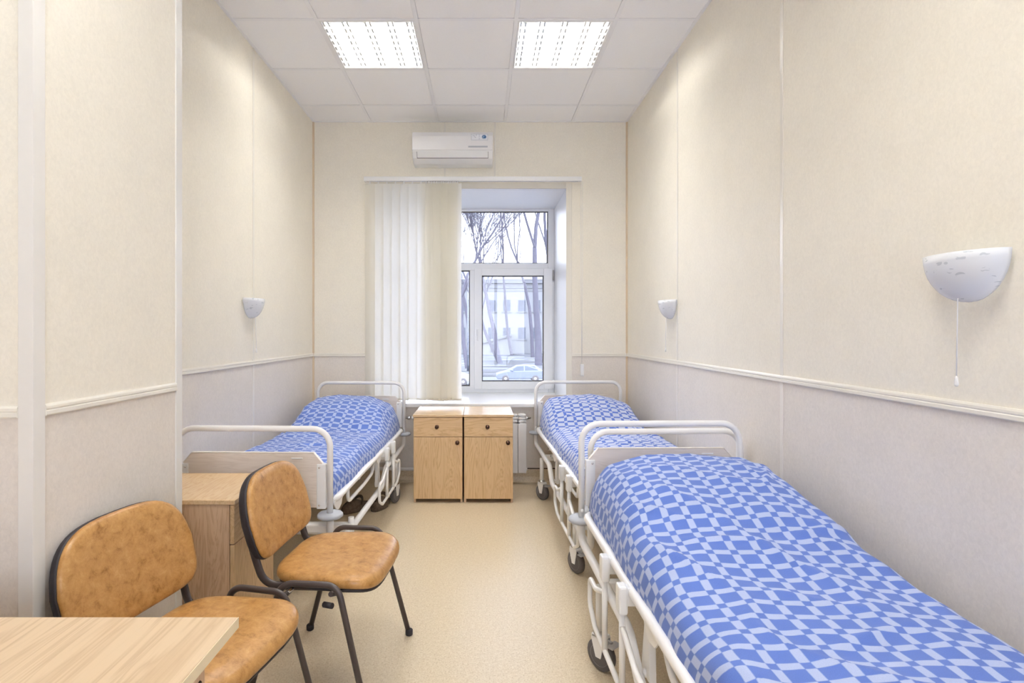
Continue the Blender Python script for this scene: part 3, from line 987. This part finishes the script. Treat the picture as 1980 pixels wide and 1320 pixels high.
# ------------------------------------------------------------------ hospital beds
HW = .385       # half width outside
TR = .0145
def bed(label, side, guard_c, zt_head, zt_foot):
    """origin on the floor at the middle; head end at +y; side = the side open to the aisle (+1: +x)"""
    t = empty('hospital_bed', (0, 0, 0), 0, label, 'bed', 'white tubular hospital beds')
    wx = HW - TR
    ZP = .515
    def end(y, ztop, name, fwd):
        # arch with posts
        bm = BM()
        pts = fillet([(-wx, y, .47), (-wx, y, ztop), (wx, y, ztop), (wx, y, .47)], .085, 8)
        tube(bm, pts, TR, 12)
        e = obj(name, bm, M['white_metal'], t)
        for s in (-1, 1):
            bm = BM(); lathe(bm, [(.016, .456), (.052, .457), (.060, .463), (.060, .472), (.054, .479), (.018, .481)], 24, 'z', (s * wx, y, 0))
            obj('bumper', bm, M['gray_rubber'], e)
            bm = BM(); lathe(bm, [(0, .505), (.006, .507), (.008, .514), (.006, .521), (0, .523)], 10, 'z', (s * (wx), y - fwd * .018, 0))
            obj('bolt', bm, M['white_plastic'], e)
        b0, b1 = ztop - .372, ztop - .115
        cx = HW - .05
        bd = empty('panel_board'); bd.parent = t
        poly = [(-cx, b0), (cx, b0), (cx, b1 - .048), (cx - .042, b1), (-cx + .042, b1), (-cx, b1 - .048)]
        obj('board', prism(BM(), poly, 'y', y - .009, y + .009, .001), M['board'], bd)
        bm = BM()
        e2 = [(cx + .001, b1 - .048), (cx - .0415, b1 + .0015), (-cx + .0415, b1 + .0015), (-cx - .001, b1 - .048)]
        for p, q in zip(e2, e2[1:]):
            d = Vector((q[0] - p[0], 0, q[1] - p[1])); nn = Vector((-d.z, 0, d.x)).normalized() * .0015
            if nn.z < 0: nn = -nn
            va = [Vector((p[0], yy, p[1])) + k * nn for yy in (y - .0095, y + .0095) for k in (0, 1)] + [Vector((q[0], yy, q[1])) + k * nn for yy in (y - .0095, y + .0095) for k in (0, 1)]
            vs = [bm.verts.new(v) for v in va]
            for f in ((0, 1, 3, 2), (4, 6, 7, 5), (0, 4, 5, 1), (2, 3, 7, 6), (1, 5, 7, 3), (0, 2, 6, 4)): bm.faces.new([vs[i] for i in f])
        obj('edge_band', bm, M['board_edge'], bd)
        bm = BM(); cbox(bm, (.215, y - .0105, b1 - .024), (.055, .004, .007), .0015, 1)
        obj('name_plate', bm, M['white_plastic'], bd)
        for s in (-1, 1):
            x0, x1 = sorted((s * (cx - .026), s * (cx + .018)))
            bm = BM(); box(bm, (x0, y - .014, b0 - .006), (x1, y + .014, b1 - .050), .004, 2)
            for zz in (b0 + .02, b1 - .09):
                xa, xb = sorted((s * (cx + .014), s * wx)); box(bm, (xa, y - .004, zz - .004), (xb, y + .004, zz + .004))
            br = obj('board_bracket', bm, M['white_plastic'], bd)
            bm = BM()
            for zz in (b1 - .066, b0 + .012):
                lathe(bm, [(.005, y - .014), (.005, y - .0165), (.0, y - .018)], 8, 'y', (s * (cx - .012), 0, zz))
            obj('screw', bm, M['chrome'], br)
        return e
    end(1.0, zt_head, 'head_frame', 1)
    end(-1.0, zt_foot, 'foot_frame', -1)
    # base: head posts sweep down into long tubes that step lower toward the foot
    for s in (-1, 1):
        bm = BM()
        p = fillet([(s * wx, 1.0, .48), (s * wx, 1.0, .372), (s * wx, .26, .372), (s * wx, .14, .272), (s * wx, -.62, .272)], [.14, .09, .09], 7)
        tube(bm, p, .0175, 12)
        obj('base_tube', bm, M['white_metal'], t)
        bm = BM()
        p = fillet([(s * wx, -1.0, .48), (s * wx, -1.0, .272), (s * wx, -.62, .272)], [.05], 6)
        tube(bm, p, .0175, 12)
        obj('base_tube', bm, M['white_metal'], t)
    for y, z, hgt in ((-.64, .272, .03), (.62, .340, .022), (-.98, .40, .02)):
        bm = BM(); box(bm, (-wx, y - .022, z - hgt), (wx, y + .022, z + hgt), .006, 2)
        obj('base_crossbar', bm, M['white_metal'], t)
    # castors
    first = None
    for y, z1 in ((.64, .33), (-.64, .25)):
        for s in (-1, 1):
            if first is None:
                ca = empty('castor'); ca.parent = t
                bm = BM(); lathe(bm, [(.040, -.016), (.056, -.016), (.062, -.010), (.062, .010), (.056, .016), (.040, .016)], 24, 'x', (0, 0, .062)); w = obj('tyre', bm, M['tyre'], ca)
                bm = BM(); lathe(bm, [(0, -.019), (.010, -.019), (.012, -.012), (.038, -.011), (.042, -.017), (.042, .017), (.038, .011), (.012, .012), (.010, .019), (0, .019)], 24, 'x', (0, 0, .062)); obj('wheel_hub', bm, M['hub'], ca)
                bm = BM()
                for q in (-1, 1):
                    prism(bm, [(-.012, .055), (.012, .055), (.034, .125), (.024, .14), (-.024, .14), (-.026, .125)], 'x', q * .021 - .002, q * .021 + .002)
                box(bm, (-.023, -.026, .128), (.023, .034, .142), .004, 2)
                obj('fork', bm, M['white_metal'], ca)
                bm = BM(); lathe(bm, [(.018, .142), (.026, .143), (.027, .152), (.018, .157)], 16, 'z', (0, .008, 0)); obj('swivel_collar', bm, M['chrome'], ca)
                bm = BM(); box(bm, (-.03, -.075, .118), (.03, -.04, .123), .002, 1); box(bm, (-.006, -.05, .112), (.006, -.02, .130)); obj('brake_pedal', bm, M['hub'], ca)
                bm = BM(); tube(bm, [(0, .008, .155), (0, .008, .33)], .0165, 12); obj('stem', bm, M['white_metal'], ca)
                first = ca
            else:
                ca = copy_tree(first, t)
            ca.location = (s * (wx - .005), y, 0)
            ca.rotation_euler = (0, 0, -side * R(42) + .25 * s + (.2 if y > 0 else 0))
    # mattress platform
    bm = BM(); f = .03
    ring = []
    cs = [(-wx + .002, -.93), (wx - .002, -.93), (wx - .002, .93), (-wx + .002, .93)]
    loop = [Vector((0, -.93, ZP))] + [Vector((x, y, ZP)) for x, y in cs[1:3]] + [Vector((x, y, ZP)) for x, y in (cs[3], cs[0])] + [Vector((0, -.93, ZP))]
    tube(bm, fillet(loop, .06, 6)[:-1], .0175, 12, closed=True)
    obj('mattress_frame', bm, M['white_metal'], t)
    for y0, y1 in ((-.90, -.42), (-.40, .14), (.16, .90)):
        bm = BM(); box(bm, (-.335, y0, ZP - .012), (.335, y1, ZP + .012), .004, 1)
        obj('platform_section', bm, M['white_metal'], t)
    for y in (-.80, -.45, .2, .55, .85):
        bm = BM(); box(bm, (-wx, y - .012, ZP - .03), (wx, y + .012, ZP - .010), .003, 1); obj('frame_tie', bm, M['white_metal'], t)
    # lift arms between base and platform
    for y in (.18,):
        for s in (-1, 1):
            bm = BM()
            xx = s * (wx - .045)
            prism(bm, [(y - .012, .50), (y + .016, .50), (y + .062, .26), (y - .022, .26)], 'x', xx - .011, xx + .011, .003)
            tube(bm, [(xx - .02 * s, y + .02, .272), (xx + .045 * s, y + .02, .272)], .014, 10)
            obj('lift_arm', bm, M['white_metal'], t)
    # gusset plates hanging from the frame tube
    for y in (-.86, .05):
        for s in (-1, 1):
            bm = BM(); xx = s * (wx - .004)
            prism(bm, [(y - .08, .508), (y + .08, .508), (y + .05, .462), (y + .01, .448), (y - .03, .455)], 'x', xx - .003, xx + .003, .001)
            obj('gusset_plate', bm, M['white_metal'], t)
    # crank hooks and bars below the platform
    for ya, yb, z, dx in ((-.66, .03, .405, .012), (-.30, .16, .44, .12)):
        bm = BM(); xx = side * (wx - dx)
        tube(bm, fillet([(xx, ya, .505), (xx, ya, z + .015), (xx, (ya + yb) / 2, z + .012), (xx - side * .02, yb - .06, z), (xx - side * .02, yb, z + .06)], .05, 5), .010, 8)
        obj('under_hook', bm, M['white_metal'], t)
    for y, z in ((.62, .41), (.50, .38)):
        bm = BM(); tube(bm, [(side * (wx - .24), y, z), (side * (wx - .05), y, z)], .014, 10); cb = obj('crank_sleeve', bm, M['white_metal'], t)
        bm = BM(); lathe(bm, [(0, side * (wx - .0485)), (.008, side * (wx - .0485)), (.008, side * (wx - .055))], 10, 'x', (0, y, z)); obj('crank_socket', bm, M['gap'], cb)
    bm = BM(); tube(bm, [(0, -.7, .42), (0, .6, .40)], .018, 10); cbox(bm, (0, -.1, .41), (.09, .3, .07), .01); obj('lift_spindle', bm, M['white_metal'], t)
    # lowered side guard
    gx = side * (wx + .030)
    gd = empty('side_guard'); gd.parent = t
    y0, y1 = guard_c - .35, guard_c + .35
    bm = BM()
    p = [(gx, guard_c + .11, .40), (gx, y1 - .10, .345), (gx, y1, .345), (gx, y1, .235), (gx, y1 - .09, .190), (gx, y0 + .09, .190), (gx, y0, .235), (gx, y0, .345), (gx, y0 + .10, .345), (gx, guard_c - .11, .40)]
    tube(bm, fillet(p, [.05, .03, .04, .05, .05, .04, .03, .05], 5), .0095, 10)
    obj('guard_rail', bm, M['white_metal'], gd)
    for dy in (-.11, .11):
        bm = BM(); tube(bm, [(gx, guard_c + dy, .19), (gx, guard_c + dy, .455)], .0105, 10)
        obj('guard_bar', bm, M['white_metal'], gd)
        bm = BM(); xa, xb = sorted((gx - side * .014, gx + side * .016)); box(bm, (xa, guard_c + dy - .022, .445), (xb, guard_c + dy + .022, .535), .007, 2)
        xa, xb = sorted((gx - side * .045, gx - side * .010)); box(bm, (xa, guard_c + dy - .018, .470), (xb, guard_c + dy + .018, .53), .006, 2)
        obj('guard_clamp', bm, M['white_plastic'], gd)
    return t

def blanket(name, label, mat, seed, pil_peak, pil_edge_l, pil_edge_r, slope=.16):
    """grid draped over mattress and pillow, tucked under at the sides"""
    rng = random.Random(seed)
    PL = .520
    w, y0, y1 = .362, -.93, .945
    rc = .075
    ns, nt = 96, 220
    ox, oy = rng.uniform(0, 50), rng.uniform(0, 50)
    def prof(t, half, r):
        """t in -1..1 by arc length: returns (offset, multiplier) ; side drop then tuck"""
        top = half - r; arc = r * PI / 2; drop = .05; tuck = .03
        tot = top + arc + drop + tuck
        s = abs(t) * tot; sg = 1 if t >= 0 else -1
        if s < top: return sg * s, 1.0
        s -= top
        if s < arc:
            a = s / r
            return sg * (top + r * math.sin(a)), 1 - .55 * (1 - math.cos(a))
        s -= arc
        if s < drop: return sg * (half + .003 * math.sin(s / drop * PI)), .45 * (1 - s / drop)
        s -= drop
        return sg * (half - s), 0.0
    def H(x, y):
        base = .118 + .012 * (1 - (x / w) ** 2)
        q = smoothstep(slope, .66, y) * (1 - .55 * smoothstep(.80, .95, y))
        xe = x / w
        crown = 1 - abs(xe) ** 2.4
        edge = pil_edge_l if xe < 0 else pil_edge_r
        pk = edge + (pil_peak - edge) * crown
        h = base + q * (pk - base)
        # slight hollow where the sleeper's place ends and broad waviness
        h += .010 * noise.noise((x * 2.2 + ox, y * 1.6 + oy, 0))
        h -= .012 * math.exp(-((y - .22) / .09) ** 2)
        return h
    def wrinkle(x, y):
        a = noise.noise((x * 5 + y * 3 + ox, y * 6 - x * 4 + oy, 3.1))
        b = noise.noise((x * 14 + ox, y * 9 + oy, 7.7))
        r1 = (1 - abs(noise.noise((x * 3.5 + y * 2.5 + oy, y * 3 + ox, 1.3)))) ** 6
        d = .010 * a + .0035 * b + .012 * r1
        # diagonal drag folds at the aisle edge of the pillow
        for (fx, fy, ang, amp) in folds:
            u = (x - fx) * math.cos(ang) + (y - fy) * math.sin(ang)
            v = -(x - fx) * math.sin(ang) + (y - fy) * math.cos(ang)
            d += amp * math.exp(-(v / .014) ** 2 - (u / .12) ** 2)
        return d
    folds = [(-.25, .35, R(-40), .016), (-.05, .20, R(-10), .012), (.2, .25, R(15), .012), (-.28, .1, R(-60), .012), (.25, .55, R(60), .012), (.05, -.3, R(20), .010), (-.2, -.5, R(-25), .012)]
    folds = [(a + rng.uniform(-.04, .04), b + rng.uniform(-.05, .05), c, d) for a, b, c, d in folds]
    bm = BM()
    P = []
    for j in range(nt + 1):
        t = -1 + 2 * j / nt
        yo, my = prof(t, (y1 - y0) / 2, .06)
        yy = yo + (y0 + y1) / 2
        row = []
        for i in range(ns + 1):
            s = -1 + 2 * i / ns
            half = w - .02 * smoothstep(.6, .95, yy) + .012 * noise.noise((yy * 4 + ox, s * 2, 5)) * (abs(s) > .5)
            xo, mx = prof(s, half, rc)
            mm = mx * my
            h = H(xo, yy)
            hh = h * mm + wrinkle(xo, yy) * min(1, mm * 1.6) * (1 if mm > .02 else 0)
            side = (1 - mx) * .010 * noise.noise((yy * 11 + oy, 2.0, ox)) * (mx > .02)
            row.append(Vector((xo + math.copysign(side, xo), yy, PL + hh)))
        P.append(row)
    V = [[bm.verts.new(p) for p in row] for row in P]
    uvl = bm.loops.layers.uv.new('UVMap')
    UV = [[None] * (ns + 1) for _ in range(nt + 1)]
    mid = ns // 2
    # cloth lengths: across from the middle, along from the foot
    ucum = [[0] * (ns + 1) for _ in range(nt + 1)]
    vcum = [[0] * (ns + 1) for _ in range(nt + 1)]
    for j in range(nt + 1):
        for i in range(mid + 1, ns + 1): ucum[j][i] = ucum[j][i - 1] + (P[j][i] - P[j][i - 1]).length
        for i in range(mid - 1, -1, -1): ucum[j][i] = ucum[j][i + 1] - (P[j][i] - P[j][i + 1]).length
    vm = [0] * (nt + 1)
    for j in range(1, nt + 1):
        vm[j] = vm[j - 1] + (P[j][mid] - P[j - 1][mid]).length
    for i in range(ns + 1):
        for j in range(1, nt + 1):
            dl = (P[j][i] - P[j - 1][i]).length
            vcum[j][i] = vcum[j - 1][i] + .5 * dl + .5 * (vm[j] - vm[j - 1])
    sk = rng.uniform(-.03, .03)
    for j in range(nt):
        for i in range(ns):
            f = bm.faces.new((V[j][i], V[j][i + 1], V[j + 1][i + 1], V[j + 1][i]))
            f.smooth = True
            for lp, (jj, ii) in zip(f.loops, ((j, i), (j, i + 1), (j + 1, i + 1), (j + 1, i))):
                u, v = ucum[jj][ii], vcum[jj][ii]
                lp[uvl].uv = (u + sk * v + seed * .31, v - sk * u)
    me = bpy.data.meshes.new(name)
    bm.to_mesh(me); bm.free()
    o = link_mesh(name, me, mat)
    tag(o, label, 'blanket', 'checked wool blankets')
    return o

def place(o, head, foot):
    """put a 2 m long bed by the floor points under its head and foot arches"""
    h, f = Vector(head), Vector(foot)
    d = (h - f)
    c = (h + f) / 2
    o.location = (c.x, c.y, 0)
    o.rotation_euler = (0, 0, math.atan2(-d.x, d.y))

BEDS = [
    ('white tubular hospital bed along the left wall, its foot board behind the cabinet', 1, .27, (-1.038, 4.52), (-1.093, 2.52), .905, .878,
     'blue checked blanket over the left wall bed and its pillow', 'blanket', 3, .295, .255, .17, .14),
    ('white tubular hospital bed in the far right corner with its head at the window', -1, -.50, (.8375, 4.575), (.9015, 2.60), .905, .852,
     'pale side up checked blanket with thin blue bars on the far right bed', 'blanket_rev', 5, .300, .235, .21, .18),
    ('nearest white tubular hospital bed along the right wall, running out of the frame', -1, .34, (.833, 2.46), (.870, .46), .912, .878,
     'blue checked blanket on the nearest right bed, in the front', 'blanket', 8, .285, .215, .265, -.12),
]
for (lab, side, gc, hd, ft, zh, zf, blab, bm_, seed, pk, el, er, slp) in BEDS:
    b = bed(lab, side, gc, zh, zf)
    place(b, hd, ft)
    bl = blanket('blanket', blab, M[bm_], seed, pk, el, er, slp)
    bl.location = b.location; bl.rotation_euler = b.rotation_euler

# ------------------------------------------------------------------ shoes under the left bed
m = NT('worn_brown_clog_rubber')
f = m.noise(m.coords(), 60, 4)
m.bsdf(m.ramp(f, [(.3, (.085, .060, .040)), (.7, (.16, .12, .085))]), .6, .3)
M['clog'] = m.m
M['clog_dark'] = plain('dark_clog_inside', (.035, .026, .022), .8, .2)
def clog(label):
    """toe along +x"""
    t = empty('clog', (0, 0, 0), 0, label, 'shoe', 'pair of brown clogs under the left bed')
    n = 28
    def ring(z, grow=0, x0=0, sc=1):
        out = []
        for k in range(n):
            a = 2 * PI * k / n
            c, s = math.cos(a), math.sin(a)
            x = .135 * c
            wd = .052 if c > 0 else .040
            wdt = wd * (1 + .12 * math.sin(a) * (c > 0))
            out.append(Vector((x * sc + x0 + grow * c, (wdt * math.copysign(abs(s) ** .8, s)) * sc + grow * s, z)))
        return out
    bm = BM(); rs = [ring(0, -.004), ring(.004, 0), ring(.026, .002), ring(.028, -.003)]
    V = [[bm.verts.new(p) for p in r] for r in rs]
    for A, B in zip(V, V[1:]):
        for k in range(n): bm.faces.new((A[k], A[(k + 1) % n], B[(k + 1) % n], B[k])).smooth = True
    bm.faces.new(V[0]); bm.faces.new(list(reversed(V[-1])))
    obj('sole', bm, M['clog'], t)
    # upper: dome over the toe, open behind, low heel rim
    bm = BM(); nu, nv = 18, 16
    G = []
    for i in range(nu + 1):
        x = .136 - .270 * i / nu
        wd = math.sqrt(max(0, 1 - (x / .137) ** 2)) ** .85 * (.055 if x > 0 else .044)
        top = .028 + .062 * math.sqrt(max(0, 1 - ((x - .0) / .137) ** 2)) * (1 if x > -.01 else max(.45, 1 - (-.01 - x) * 6))
        op = smoothstep(.03, -.03, x)          # how far the opening is cut
        row = []
        for j in range(nv + 1):
            a = PI * j / nv
            aa = a if op == 0 else (a * (1 - op * .52) if a <= PI / 2 else PI - (PI - a) * (1 - op * .52))
            row.append(bm.verts.new(Vector((x, -wd * math.cos(aa), .024 + (top - .024) * math.sin(aa)))))
        G.append(row)
    for i in range(nu):
        for j in range(nv):
            if j in (nv // 2 - 1, nv // 2) and (.136 - .27 * (i + .5) / nu) < .02: continue
            bm.faces.new((G[i][j], G[i][j + 1], G[i + 1][j + 1], G[i + 1][j])).smooth = True
    u = obj('upper', bm, M['clog'], t)
    sm = u.modifiers.new('thick', 'SOLIDIFY'); sm.thickness = .005
    bm = BM()
    for k, (x, y) in enumerate(((.075, -.022), (.075, .0), (.075, .022), (.05, -.012), (.05, .012), (.10, .0))):
        z = .028 + .062 * math.sqrt(1 - (x / .137) ** 2)
        lathe(bm, [(0, z - .004 - abs(y) * .45), (.006, z - .004 - abs(y) * .45), (.006, z + .003 - abs(y) * .45), (0, z + .003 - abs(y) * .45)], 8, 'z', (x, y, 0))
    obj('vent_hole', bm, M['clog_dark'], t)['kind'] = 'stuff'
    bm = BM(); tube(bm, [(-.035 * math.sin(PI * k / 12), -.050 * math.cos(PI * k / 12), .045 + .050 * math.sin(PI * k / 12)) for k in range(13)], .003, 8, ry=.011, up=(1, 0, .5))
    obj('strap', bm, M['clog'], t)
    obj('insole', box(BM(), (-.11, -.034, .026), (.10, .034, .031), .004, 2), M['clog_dark'], t)
    return t
k0 = clog('brown rubber clog under the left bed, the one nearer the foot end')
k0.location = (-.945, 3.98, 0); k0.rotation_euler = (0, 0, R(-128))
k1 = copy_tree(k0); k1['label'] = 'brown rubber clog under the left bed, right beside the castor'
k1.location = (-.775, 4.05, 0); k1.rotation_euler = (0, 0, R(-105))

# ------------------------------------------------------------------ outdoors, seen through the glass
GZ = -3.04
bm = BM(); box(bm, (-120, 6.2, GZ - .3), (120, 52, GZ)); g1 = obj('street', bm, M['asphalt']); tag(g1, kind='structure')
bm = BM(); box(bm, (-160, 52, GZ - .3), (160, 190, GZ + .12)); g2 = obj('lawn', bm, M['lawn']); tag(g2, kind='structure')
bm = BM(); box(bm, (-80, -90, GZ - .3), (80, -3.2, GZ)); g3 = obj('bounce_ground', bm, plain('white_bounce', (.74, .76, .80), .9, .1)); tag(g3, kind='structure')  # unseen white ground, added to bounce daylight up through the fill window

bl = empty('town_house', (3, 106, GZ), 0, 'long pale three storey building across the street behind bare trees', 'building')
bm = BM(); box(bm, (-60, 0, 0), (60, 14, 14.2)); obj('facade', bm, M['facade'], bl)
bm = BM()
for z0, z1, d in ((13.2, 13.7, .25), (14.2, 14.9, .6), (12.6, 12.8, .12)):
    box(bm, (-60.3, -d, z0), (60.3, 0, z1))
obj('cornice', bm, M['facade_trim'], bl)
bm = BM(); prism(bm, [(-.7, 14.9), (7, 18.5), (14.7, 14.9)], 'x', -60.5, 60.5); obj('roof', bm, M['roof_snow'], bl)
PXM = 106 / 1020
wcols = [951 + 29 * k for k in range(-14, 12)]
for row, (zt, zb) in enumerate((((642 - 580), (642 - 602)), ((642 - 633), (642 - 655)))):
    for c in wcols:
        if c in (951 + 29 * 1,) : pass
        x = (c - 932) * PXM - 3
        bm = BM(); box(bm, (x - .72, -.05, zb * PXM + CZ - GZ), (x + .72, .1, zt * PXM + CZ - GZ))
        wdo = obj('window', bm, M['far_window'], bl)
        bm = BM()
        z0, z1 = zb * PXM + CZ - GZ, zt * PXM + CZ - GZ
        box(bm, (x - .95, -.2, z0 - .25), (x + .95, -.0, z0)); box(bm, (x - .03, -.12, z0), (x + .03, -.04, z1)); box(bm, (x - .72, -.12, z0 + (z1 - z0) * .68), (x + .72, -.04, z0 + (z1 - z0) * .68 + .06))
        obj('window_ledge', bm, M['facade_trim'], wdo)
an = empty('entrance_annex', (3.2, 99.0, GZ), 0, 'low lean-to porch with sloping roof in front of the pale building', 'porch')
bm = BM(); prism(bm, [(-3.1, 0), (2.4, 0), (2.4, 3.6), (-3.1, 2.2)], 'y', 0, 6.0); obj('wall', bm, M['facade'], an)
bm = BM(); prism(bm, [(-3.6, 2.15), (2.9, 3.75), (2.9, 4.05), (-3.6, 2.45)], 'y', -.5, 6.0); obj('roof', bm, M['facade_trim'], an)
bm = BM(); box(bm, (-1.6, -.06, .6), (-.2, .05, 2.1)); obj('window', bm, M['far_window'], an)

def tree(label, px, D, height, seed, lean=0, fork=.35, thick=.3, spread=.5, depth=5):
    rng = random.Random(seed)
    x = (px - 932) / 1020 * D
    t = empty('bare_tree', (x, D, GZ), 0, label, 'tree', 'bare winter trees outside the window')
    tb, bb = BM(), BM()
    def grow(bm, p, d, L, r, dep):
        n = 4 if dep < 3 else 3
        pts, rs = [p], [r]
        q = p.copy()
        dd = d.copy()
        for k in range(n):
            dd = (dd + Vector((rng.gauss(0, .11), rng.gauss(0, .11), .05))).normalized()
            q = q + dd * (L / n)
            pts.append(q.copy()); rs.append(max(.010, r * (1 - .38 * (k + 1) / n)))
        tube(bm, pts, rs, 6 if dep < 2 else (4 if dep < 4 else 3), caps=False)
        if dep >= depth: return
        nb = rng.choice((2, 3, 3)) if dep < 2 else rng.choice((4, 4, 5))
        for k in range(nb):
            i = n if k == 0 else rng.randint(1 if dep >= 1 else n - 1, n)
            a = rng.uniform(0, 2 * PI)
            sp = spread * rng.uniform(.6, 1.35) if k else spread * .45
            side = Vector((math.cos(a), math.sin(a), rng.uniform(-.1, .3)))
            nd = (dd + side * sp).normalized()
            grow(bb, pts[i], nd, L * rng.uniform(.62, .84), max(.013, rs[i] * ((.97 if dep < 2 else .85) if k == 0 else rng.uniform(.5, .72))), dep + 1)
    d0 = Vector((lean, 0, 1)).normalized()
    grow(tb, Vector((0, 0, -.1)), d0, height * fork * 1.25, thick * 1.1, 0)
    obj('trunk', tb, M['bark'], t)
    b = obj('branches', bb, M['bark'], t); b['kind'] = 'stuff'
    return t
tree('forked bare tree in the middle of the right casement, before the porch', 968, 72, 22, 11, -.12, .34, .32, .45, 6)
tree('slim leaning bare tree joined at the root of the forked one', 966, 73, 21, 12, -.30, .36, .22, .40)
tree('thick bare tree trunk at the right edge of the right casement', 1041, 68, 26, 13, .02, .48, .42, .5, 6)
tree('second thick bare tree close behind the right casement edge', 1052, 74, 25, 14, .03, .48, .36, .5, 6)
tree('dark slender bare tree showing in the narrow left light', 904, 62, 22, 25, .02, .42, .24, .55, 6)
tree('bare tree with wide fine twigs at the upper left of the window', 910, 84, 27, 16, .04, .5, .30, .5, 6)
tree('distant bare tree over the middle of the roof line', 990, 98, 26, 17, 0, .5, .26, .5, 6)
tree('bare tree leaning left over the roof on the right', 1030, 90, 28, 18, -.10, .5, .30, .45, 6)
tree('bare tree hidden mostly by the blind, far left', 850, 80, 25, 19, .05, .45, .36, .5)

lp = empty('street_lamp', ((905 - 932) / 1020 * 58, 58, GZ), 0, 'dark street lamp post with a short arm seen in the left light', 'street lamp')
bm = BM(); tube(bm, [(0, 0, 0), (0, 0, 7.8)], [.14, .07], 8); obj('post', bm, M['lamp_grey'], lp)
bm = BM(); tube(bm, fillet([(0, 0, 7.6), (0, 0, 7.95), (1.2, 0, 8.05)], .2), .05, 6); obj('arm', bm, M['lamp_grey'], lp)
bm = BM(); box(bm, (1.0, -.15, 7.95), (1.7, .15, 8.12), .04); obj('lamp_head', bm, M['lamp_grey'], lp)

def car(label, x, D, paint, flip=1):
    """side on, nose toward -x"""
    t = empty('parked_car', (x, D, GZ), 0 if flip > 0 else PI, label, 'car', 'cars parked in the street')
    prof = [(-2.1, .35), (-2.16, .55), (-2.05, .74), (-1.35, .93), (-1.15, .96), (2.0, 1.02), (2.1, .85), (2.12, .45), (2.0, .32), (-2.0, .28)]
    bm = BM()
    b2 = bmesh.new(); prism(b2, prof, 'y', -.86, .86, .06); merge(bm, b2)
    obj('body', bm, paint, t)
    # cabin narrowing upward
    lo = [(-1.25, .93), (1.85, .98)]
    hi = [(-.35, 1.44), (1.25, 1.47)]
    bm = BM()
    vs = [bm.verts.new(Vector(p)) for p in ((-1.25, -.80, .93), (1.95, -.80, .99), (1.95, .80, .99), (-1.25, .80, .93), (-.30, -.62, 1.42), (.35, -.62, 1.49), (1.35, -.62, 1.45), (1.35, .62, 1.45), (.35, .62, 1.49), (-.30, .62, 1.42))]
    for f in ((0, 1, 6, 5, 4), (3, 9, 8, 7, 2), (0, 4, 9, 3), (1, 2, 7, 6), (4, 5, 8, 9), (5, 6, 7, 8)): bm.faces.new([vs[i] for i in f])
    obj('cabin', bm, paint, t)
    bm = BM()
    for s in (-1, 1):
        for poly in ([(-.95, .99), (.28, 1.01), (.28, 1.40), (-.30, 1.36)], [(.38, 1.01), (1.55, 1.03), (1.22, 1.38), (.38, 1.41)]):
            def off(z): return s * (.80 - (z - .95) / .5 * .18 + .012)
            vv = [bm.verts.new(Vector((px, off(pz), pz))) for px, pz in poly] + [bm.verts.new(Vector((px, off(pz) - s * .02, pz))) for px, pz in poly]
            bm.faces.new(vv[:4]); bm.faces.new(list(reversed(vv[4:])))
            for k in range(4): bm.faces.new((vv[k], vv[(k + 1) % 4], vv[4 + (k + 1) % 4], vv[4 + k]))
    obj('side_windows', bm, M['carglass'], t)
    for xx in (-1.32, 1.28):
        for s in (-1, 1):
            bm = BM(); lathe(bm, [(.20, s * .70), (.31, s * .70), (.32, s * .80), (.30, s * .875), (.21, s * .88)], 20, 'y', (xx, 0, .32)); w = obj('wheel', bm, M['tyre'], t)
            bm = BM(); lathe(bm, [(0, s * .875), (.08, s * .885), (.20, s * .87), (.215, s * .84)], 16, 'y', (xx, 0, .32)); obj('hubcap', bm, M['hub'], w)
    bm = BM()
    for s in (-1, 1): box(bm, (-2.12, s * .62 - .2, .60), (-1.95, s * .62 + .2, .74), .03)
    obj('headlight', bm, M['chrome'], t)
    bm = BM(); box(bm, (-.85, -1.0, .98), (-.65, -.84, 1.10), .03); obj('mirror', bm, paint, t)
    return t
car('silver blue car parked in the street below the right casement', (1005 - 932) / 1020 * 47 + .02, 47, M['carpaint'])
car('white car parked in the street below the narrow left light', (889 - 932) / 1020 * 44 - 1.0, 44, M['carwhite'], -1)
